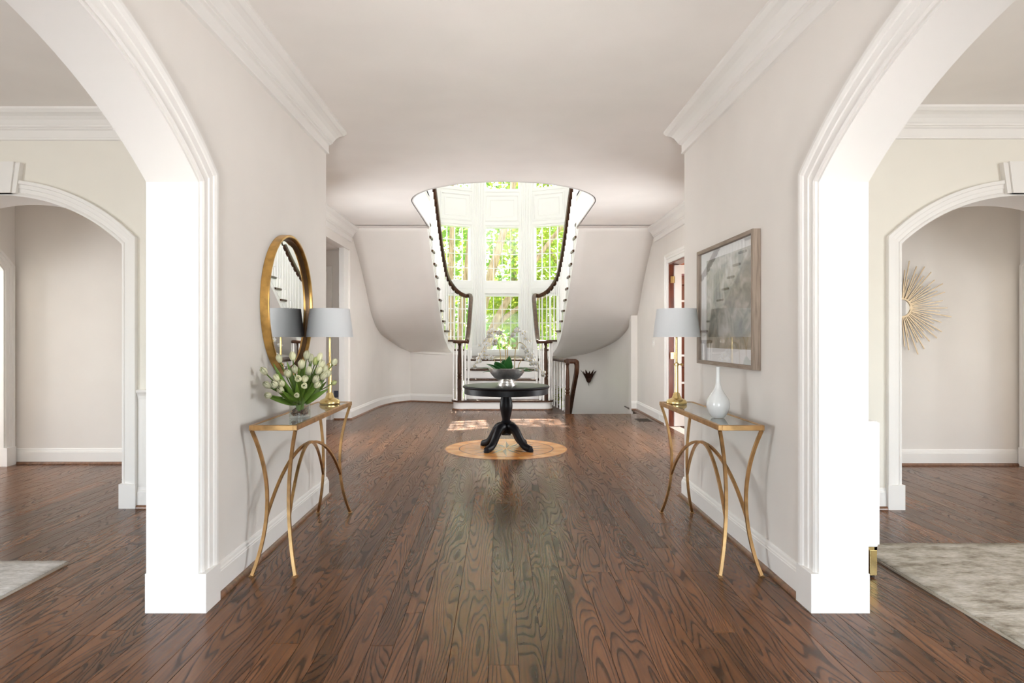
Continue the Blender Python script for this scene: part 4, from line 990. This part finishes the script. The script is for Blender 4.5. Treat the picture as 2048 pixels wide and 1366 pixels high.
ZOOM = [(495, 225, 4.02), (725, 185, 4.10), (235, 440, 3.88), (645, 485, 3.98), (765, 410, 4.0), (880, 325, 4.06), (455, 560, 3.93), (540, 650, 3.93), (415, 675, 3.90), (285, 680, 3.86), (520, 765, 3.91),
        (305, 860, 3.87), (800, 860, 3.93), (825, 575, 3.95), (940, 580, 3.97), (930, 700, 3.95), (1005, 435, 4.05), (1125, 580, 4.03), (1155, 675, 4.03), (970, 170, 4.16), (1035, 220, 4.18), (1195, 200, 4.22),
        (1225, 320, 4.20), (1440, 285, 4.30), (1435, 645, 4.27), (1330, 490, 4.25), (1270, 400, 4.24), (1180, 430, 4.15), (1255, 530, 4.18), (1120, 270, 4.24)]
special = {2: 'white tulip leaning furthest out towards the round mirror', 11: 'white tulip lying lowest and nearly level beside the wall', 12: 'small white tulip facing forward lowest over the vase rim',
           23: 'white tulip reaching furthest towards the lamp stem, yellow at its base', 24: 'pale green tulip bud stretched low across the lamp stem', 0: 'large white tulip standing upright before the mirror glass'}
rt = random.Random(3)
ORD = ['first', 'second', 'third', 'fourth', 'fifth', 'sixth', 'seventh', 'eighth', 'ninth', 'tenth', 'eleventh', 'twelfth']
_rows = {}
for i, z in enumerate(ZOOM):
    if i not in special: _rows.setdefault('top' if z[1] < 350 else 'middle' if z[1] < 570 else 'lower', []).append((z[0], i))
for rn, rr in _rows.items():
    for k, (_, i) in enumerate(sorted(rr)):
        special[i] = 'white tulip, %s from the wall side in the %s row of blooms' % (ORD[k], rn)
for i, (zx, zy, Y) in enumerate(ZOOM):
    px, py = 500+zx/8.54, 690+zy/8.54
    top = Vector(((px-1001)*Y/F, Y, 1.35-(py-674)*Y/F))
    ang = rt.uniform(0, 6.28); b0 = Vector((VX+.3*VA*math.cos(ang), VY+.4*VB*math.sin(ang), ZC+.03)); rim = Vector((VX+(top.x-VX)*.18, VY+(top.y-VY)*.25, ZC+.13))
    t = thing('tulip', special.get(i, 'white tulip with a cream base in the full middle of the bouquet'), 'tulip', tuple(b0), 'tulips in the glass vase')
    dirn = (top-rim); dirn.normalize()
    tip_dir = (dirn+Vector((0, 0, .25 if i not in (11, 12, 24) else 0))).normalized()
    if i in (12, 15, 13): tip_dir = Vector((.1, -1, .25)).normalized()
    blen = .056*rt.uniform(.88, 1.1); brad = .0205*rt.uniform(.9, 1.08)
    if i in (12, 15, 24): blen *= .8; brad *= .85
    base = top-tip_dir*blen*.5
    P_ = catmull([b0, rim, rim.lerp(base, .55)+Vector((0, 0, -.008)), base], 6); v, f = tube(P_, .0038, 7); mk('stem', v, f, M_tuleaf, t, True)
    # bloom: closed cup of six overlapping petals
    a = tip_dir.cross(Vector((0, 0, 1)));  a = a.normalized() if a.length > .05 else Vector((1, 0, 0)); b = tip_dir.cross(a)
    gs = []
    for k in range(6):
        ph = k*PI/3+(i*.7); inner = k % 2; R_ = brad*(1.0 if not inner else .9); V, Fc = [], []
        nu, nv = 7, 4
        for u in range(nu):
            tt = u/(nu-1); rr = R_*(math.sin(PI*min(.80, .12+.66*tt))**.75)*(1.0 if tt < .7 else 1-.55*(tt-.7)/.3); hw = 1.05*math.sin(PI*min(1, .18+.82*tt*.96))**.6 if u < nu-1 else .05
            for w_ in range(nv):
                th = ph+hw*.62*(2*w_/(nv-1)-1)
                q = base+tip_dir*(blen*tt*(1 if not inner else .97))+(a*math.cos(th)+b*math.sin(th))*rr; V.append(tuple(q))
        for u in range(nu-1):
            for w_ in range(nv-1): Fc.append((u*nv+w_, u*nv+w_+1, (u+1)*nv+w_+1, (u+1)*nv+w_))
        pt = mk('petal', V, Fc, M_tulip2 if i in (24, 29) else M_tulip, t, True, math.radians(70)); solid(pt, .0012)
    if rt.random() < .9:
        d = (dirn+Vector((rt.uniform(-.35, .35), rt.uniform(-.3, .2), rt.uniform(-.1, .35)))).normalized(); ln = min(.24, (base-rim).length*rt.uniform(.75, 1.0)+.03)
        v, f = blade(rim+Vector((rt.uniform(-.015, .015), rt.uniform(-.02, .02), -.05)), d, ln+.05, .034, (.2, -1, .3), rt.uniform(-.1, .25), 9, .3); lf = mk('leaf', v, f, M_tuleaf, t, True); solid(lf, .0014)

# ---- round mirror on the left wall
MC = (4.535, 1.565); RM = .480
MR = thing('round_mirror', 'large round mirror with deep brushed gold frame above the tulips', 'mirror', (XL, MC[0], MC[1]))
def wall_ring(prof, n, x0, sgn, cy, cz):
    v, f = [], []
    for r, d in prof:
        for k in range(n):
            a = 2*PI*k/n; v.append((x0+sgn*d, cy+r*math.cos(a), cz+r*math.sin(a)))
    m = len(prof)
    for i in range(m):
        for k in range(n): f.append((i*n+k, i*n+(k+1) % n, ((i+1) % m)*n+(k+1) % n, ((i+1) % m)*n+k))
    return v, f
v, f = wall_ring([(RM, .002), (RM, .052), (RM-.004, .056), (RM-.014, .056), (RM-.018, .052), (RM-.020, .022), (RM-.020, .002)], 96, XL, 1, *MC); mk('frame', v, f, M_mirrorgold, MR, True)
v, f = wall_ring([(RM-.0205, .004), (RM-.0205, .034), (RM-.034, .036), (RM-.036, .030), (RM-.036, .004)], 96, XL, 1, *MC); mk('inner_rim', v, f, mat('dark_inner_rim', (.10, .055, .025), .4, .6), MR, True)
n = 96; v = []
for r, d in ((RM-.036, .018), (RM-.062, .022)): v += [(XL+d, MC[0]+r*math.cos(2*PI*k/n), MC[1]+r*math.sin(2*PI*k/n)) for k in range(n)]
v += [(XL+.004, MC[0]+(RM-.036)*math.cos(2*PI*k/n), MC[1]+(RM-.036)*math.sin(2*PI*k/n)) for k in range(n)]
f = [(k, (k+1) % n, n+(k+1) % n, n+k) for k in range(n)]+[tuple(range(n, 2*n)), tuple(range(2*n, 3*n))]+[(k, (k+1) % n, 2*n+(k+1) % n, 2*n+k) for k in range(n)]
mk('mirror_glass', v, f, M_mirror, MR)

# ---- framed picture on the right wall
def artmat():
    m = mat('abstract_landscape_print', (.5, .5, .45), .8)
    g_ = N(m, 'ShaderNodeNewGeometry'); sep = N(m, 'ShaderNodeSeparateXYZ'); L(m, g_.outputs['Position'], sep.inputs[0])
    n1 = pos_noise(m, 2.6, 6, (1, 1.2, 1)); n1.inputs['Distortion'].default_value = 1.2
    n2 = pos_noise(m, 6.5, 7, (1, 1, 1.3)); n2.inputs['Distortion'].default_value = .8
    zr = N(m, 'ShaderNodeMapRange'); zr.inputs[1].default_value = 1.28; zr.inputs[2].default_value = 1.92; L(m, sep.outputs[2], zr.inputs[0])
    ad = N(m, 'ShaderNodeMath'); ad.operation = 'MULTIPLY_ADD'; ad.inputs[1].default_value = .55; L(m, n1.outputs[0], ad.inputs[0]); L(m, zr.outputs[0], ad.inputs[2])
    ad2 = N(m, 'ShaderNodeMath'); ad2.operation = 'SUBTRACT'; ad2.inputs[1].default_value = .27; L(m, ad.outputs[0], ad2.inputs[0])
    a = ramp(m, ad2.outputs[0], [(.0, (.30, .235, .155)), (.12, (.42, .35, .25)), (.20, (.44, .44, .43)), (.34, (.25, .26, .225)), (.48, (.47, .46, .43)), (.60, (.20, .215, .17)), (.74, (.33, .33, .26)), (.86, (.52, .54, .54)), (1, (.60, .62, .64))])
    b = ramp(m, n2.outputs[0], [(.36, (.045, .055, .035)), (.47, (.24, .24, .17)), (.56, (.48, .44, .36)), (.66, (.70, .68, .64))])
    mx = N(m, 'ShaderNodeMix'); mx.data_type = 'RGBA'; mx.inputs['Factor'].default_value = .55; L(m, a.outputs[0], mx.inputs[6]); L(m, b.outputs[0], mx.inputs[7])
    L(m, mx.outputs[2], P(m).inputs['Base Color']); return m
M_art = artmat()
PY0, PY1, PZ0, PZ1 = 3.95, 5.075, 1.150, 2.0
PF = thing('framed_picture', 'large abstract landscape print in grey oak frame behind glass', 'picture', (XR, (PY0+PY1)/2, PZ0))
fw, fd = .026, .052
box('frame_rail', XR-fd, XR-.002, PY0, PY0+fw, PZ0, PZ1, M_frame_v, PF, .0015); box('frame_rail', XR-fd, XR-.002, PY1-fw, PY1, PZ0, PZ1, M_frame_v, PF, .0015)
box('frame_rail', XR-fd, XR-.002, PY0+fw, PY1-fw, PZ0, PZ0+fw, M_frame, PF, .0015); box('frame_rail', XR-fd, XR-.002, PY0+fw, PY1-fw, PZ1-fw, PZ1, M_frame, PF, .0015)
box('mat_board', XR-.022, XR-.006, PY0+fw, PY1-fw, PZ0+fw, PZ1-fw, M_mat, PF)
box('print', XR-.024, XR-.0225, PY0+fw+.052, PY1-fw-.13, PZ0+fw+.095, PZ1-fw-.060, M_art, PF)
box('glazing', XR-.040, XR-.038, PY0+fw, PY1-fw, PZ0+fw, PZ1-fw, M_picglass, PF)

# ---- sunburst mirror in the right corridor
SC = (4.205, 1.655); SY = 6.955
SB = thing('sunburst_mirror', 'gold sunburst mirror with long metal rays seen through the arch', 'mirror', (SC[0], SY, SC[1]))
def disc_y(r0, r1, y0, y1, n=40):
    v = []
    for r, y in ((r0, y0), (r1, y0), (r1, y1), (r0, y1)): v += [(SC[0]+r*math.cos(2*PI*k/n), y, SC[1]+r*math.sin(2*PI*k/n)) for k in range(n)]
    f = []
    for i in range(4):
        for k in range(n): f.append((i*n+k, i*n+(k+1) % n, ((i+1) % 4)*n+(k+1) % n, ((i+1) % 4)*n+k))
    return v, f
v, f = disc_y(.088, .104, SY-.045, SY-.012); mk('rim', v, f, M_sunray, SB, True)
v, f = disc_y(.001, .089, SY-.036, SY-.022); mk('mirror_glass', v, f, M_mirror, SB)
rs = random.Random(9); NR = 72
for k in range(NR):
    a = 2*PI*k/NR; ln = (.50, .40, .46, .33, .52, .42)[k % 6]*rs.uniform(.94, 1.03); tilt = (.0, .012, .024)[k % 3]; w = .0042
    d = Vector((math.cos(a), 0, math.sin(a))); sd = Vector((-d.z, 0, d.x)); y = SY-.020-tilt*.6
    pts = []
    for r in (.095, ln):
        for u, yy in ((-w, y-w), (w, y-w), (w, y+w), (-w, y+w)): q = Vector((SC[0], 0, SC[1]))+d*r+sd*u; pts.append((q.x, yy, q.z))
    mk('ray', pts, [(0, 1, 2, 3), (4, 5, 6, 7), (0, 1, 5, 4), (1, 2, 6, 5), (2, 3, 7, 6), (3, 0, 4, 7)], M_sunray, SB)

# ---- white cabinet behind the right pier, rugs
CB = thing('white_cabinet', 'white cabinet on slim gold legs standing behind the white pier', 'cabinet', (1.98, 4.3, 0))
box('body', 1.80, 2.115, 3.69, 4.92, .172, .880, M_bay, CB, .012)
gs = [boxg(1.84, 2.112, 3.70, 3.716, .155, .172), boxg(1.84, 2.112, 4.89, 4.906, .155, .172), boxg(2.096, 2.112, 3.70, 4.906, .155, .172), boxg(1.84, 1.856, 3.70, 4.906, .155, .172)]
V, Fc = join(gs); mk('base_frame', V, Fc, M_brass, CB)
for xx in (1.84, 2.072):
    for yy in (3.70, 4.866):
        lg = box('leg', xx, xx+.04, yy, yy+.040, .012, .155, M_brass, CB, .002); v, f = lathe([(.014, 0), (.014, .012)], 12, (xx+.02, yy+.02, 0)); mk('foot', v, f, M_register, lg, True)
for k in range(2):
    d = box('door', 2.112, 2.126, 3.70+.61*k, 4.30+.61*k, .185, .87, M_bay, CB, .003); box('pull', 2.126, 2.14, 4.24 if k == 0 else 4.36, 4.255 if k == 0 else 4.375, .5, .62, M_brass, d)
def rug(name, label, x0, x1, y0, y1, m, seed):
    r = random.Random(seed); nx, ny = 60, 60; top, v, f = [], [], []
    T = thing(name, label, 'rug', ((x0+x1)/2, (y0+y1)/2, 0))
    for j in range(ny+1):
        for i in range(nx+1):
            u, w_ = i/nx, j/ny; xx, yy = x0+(x1-x0)*u, y0+(y1-y0)*w_
            if j == ny: yy += r.uniform(-.005, .005)
            z = .010+r.uniform(-.0008, .0008)
            v.append((xx, yy, z))
    for j in range(ny):
        for i in range(nx): f.append((j*(nx+1)+i, j*(nx+1)+i+1, (j+1)*(nx+1)+i+1, (j+1)*(nx+1)+i))
    o = mk('pile', v, f, m, T, True); s_ = o.modifiers.new('solid', 'SOLIDIFY'); s_.thickness = .009; s_.offset = -1
    box('bound_edge', x0-.006 if x0 > 0 else x1-.004, x0+.004 if x0 > 0 else x1+.006, y0, y1, .0, .011, M_cord, T)
    gs = []
    xx = x0
    while xx < x1:
        gs.append(boxg(xx, xx+.004, y1, y1+r.uniform(.006, .016), .001, .006)); xx += .011
    V, Fc = join(gs); mk('fringe', V, Fc, m, T)['kind'] = 'stuff'
rug('area_rug', 'distressed beige and brown rug on the floor of the right room', 2.27, 5.6, .6, 4.26, M_rug, 1)
rug('area_rug', 'pale grey patterned rug with fringe in the left room', -5.6, -2.575, .4, 3.925, M_rug2, 2)

# ---- wall sconce in the stairwell, register, plates, plant
SX_, SYW, SZ = AX+1.845, 14.165, .50
SN = thing('wall_sconce', 'rusty iron leaf-shaped sconce on the curved stairwell wall', 'sconce', (SX_, SYW, SZ-.2))
v, f = lathe([(.001, -.11), (.03, -.10), (.055, -.06), (.06, -.02), (.045, .0)], 14, (SX_, SYW-.06, SZ-.02)); mk('cup', v, f, M_iron, SN, True)
for k in range(9):
    a = math.radians(-200+k*27.5); d = Vector((math.cos(a)*.34, math.sin(a)*.26, 1)); v, f = blade((SX_+math.cos(a)*.02, SYW-.06+math.sin(a)*.02, SZ-.10), d, .26+.03*(k % 2), .07, (math.cos(a), math.sin(a), -.2), -.25, 8, .3)
    lf = mk('leaf', v, f, M_iron, SN, True); solid(lf, .003)
v, f = tube([(SX_, SYW-.055, SZ-.12), (SX_, SYW-.055, SZ-.17), (SX_+.008, SYW-.055, SZ-.20)], [.006, .005, .002], 8); mk('finial', v, f, M_iron, SN, True)
box('back_plate', SX_-.03, SX_+.03, SYW-.05, SYW-.0, SZ-.08, SZ+.08, M_iron, SN)
FR = thing('floor_register', 'dark bronze floor register set in the planks near the glazed door', 'floor vent', (AX+2.28, 10.72, 0))
box('frame', AX+2.17, AX+2.39, 10.55, 10.90, -.004, .003, M_register, FR)
for k in range(10): box('slat', AX+2.185, AX+2.375, 10.565+.033*k, 10.577+.033*k, .003, .006, M_register, FR)
SW = thing('light_switch', 'white light switch plate on the wall beside the glazed door', 'switch', (AX+2.5, 10.95, 1.2))
box('plate', AX+2.492, AX+2.5, 10.87, 10.99, 1.19, 1.31, M_plastic, SW, .002); box('toggle', AX+2.482, AX+2.492, 10.92, 10.94, 1.23, 1.27, M_plastic, SW)
for lab, xx, yy in (('white outlet plate in the baseboard near the floor register', AX+2.478, 10.45),):
    OP = thing('outlet', lab, 'outlet', (xx, yy, .05)); box('plate', xx-.004, xx+.003, yy, yy+.07, .045, .115, M_plastic, OP, .001); box('socket', xx-.006, xx-.004, yy+.02, yy+.05, .06, .1, M_plastic, OP)
WP = thing('wall_plate', 'small blue-grey louvred plate low on the recess wall behind the lamp base', 'wall vent', (-2.69, 10.8, .35))
box('back', -2.725, -2.655, 10.793, 10.80, .36, .47, M_greyplate, WP)
for k in range(4): box('louvre', -2.72, -2.66, 10.780, 10.793, .368+.026*k, .382+.026*k, M_greyplate, WP)
PT = thing('potted_plant', 'green leafy plant glimpsed through the balusters beside the steps', 'plant', (AX+1.35, 14.0, -.2))
v, f = lathe([(.09, 0), (.12, .02), (.14, .22), (.13, .22), (.11, .18), (.001, .18)], 20, (AX+1.30, 14.15, -1.3)); mk('pot', v, f, M_porcelain, PT, True)
v, f = tube([(AX+1.30, 14.15, -1.15), (AX+1.29, 14.14, -.5), (AX+1.27, 14.12, .1)], [.02, .015, .008], 8); mk('stem', v, f, M_bark, PT, True)
rq = random.Random(21)
for k in range(60):
    a = rq.uniform(0, 6.28); el = rq.uniform(-.4, .8); zz = rq.uniform(-.25, .25)
    v, f = blade((AX+1.27, 14.12, zz), (math.cos(a), math.sin(a)*.7, el), rq.uniform(.14, .24), .055, (0, 0, 1), .35, 5, .25); lf = mk('leaf', v, f, M_tree1, PT, True); solid(lf, .002)
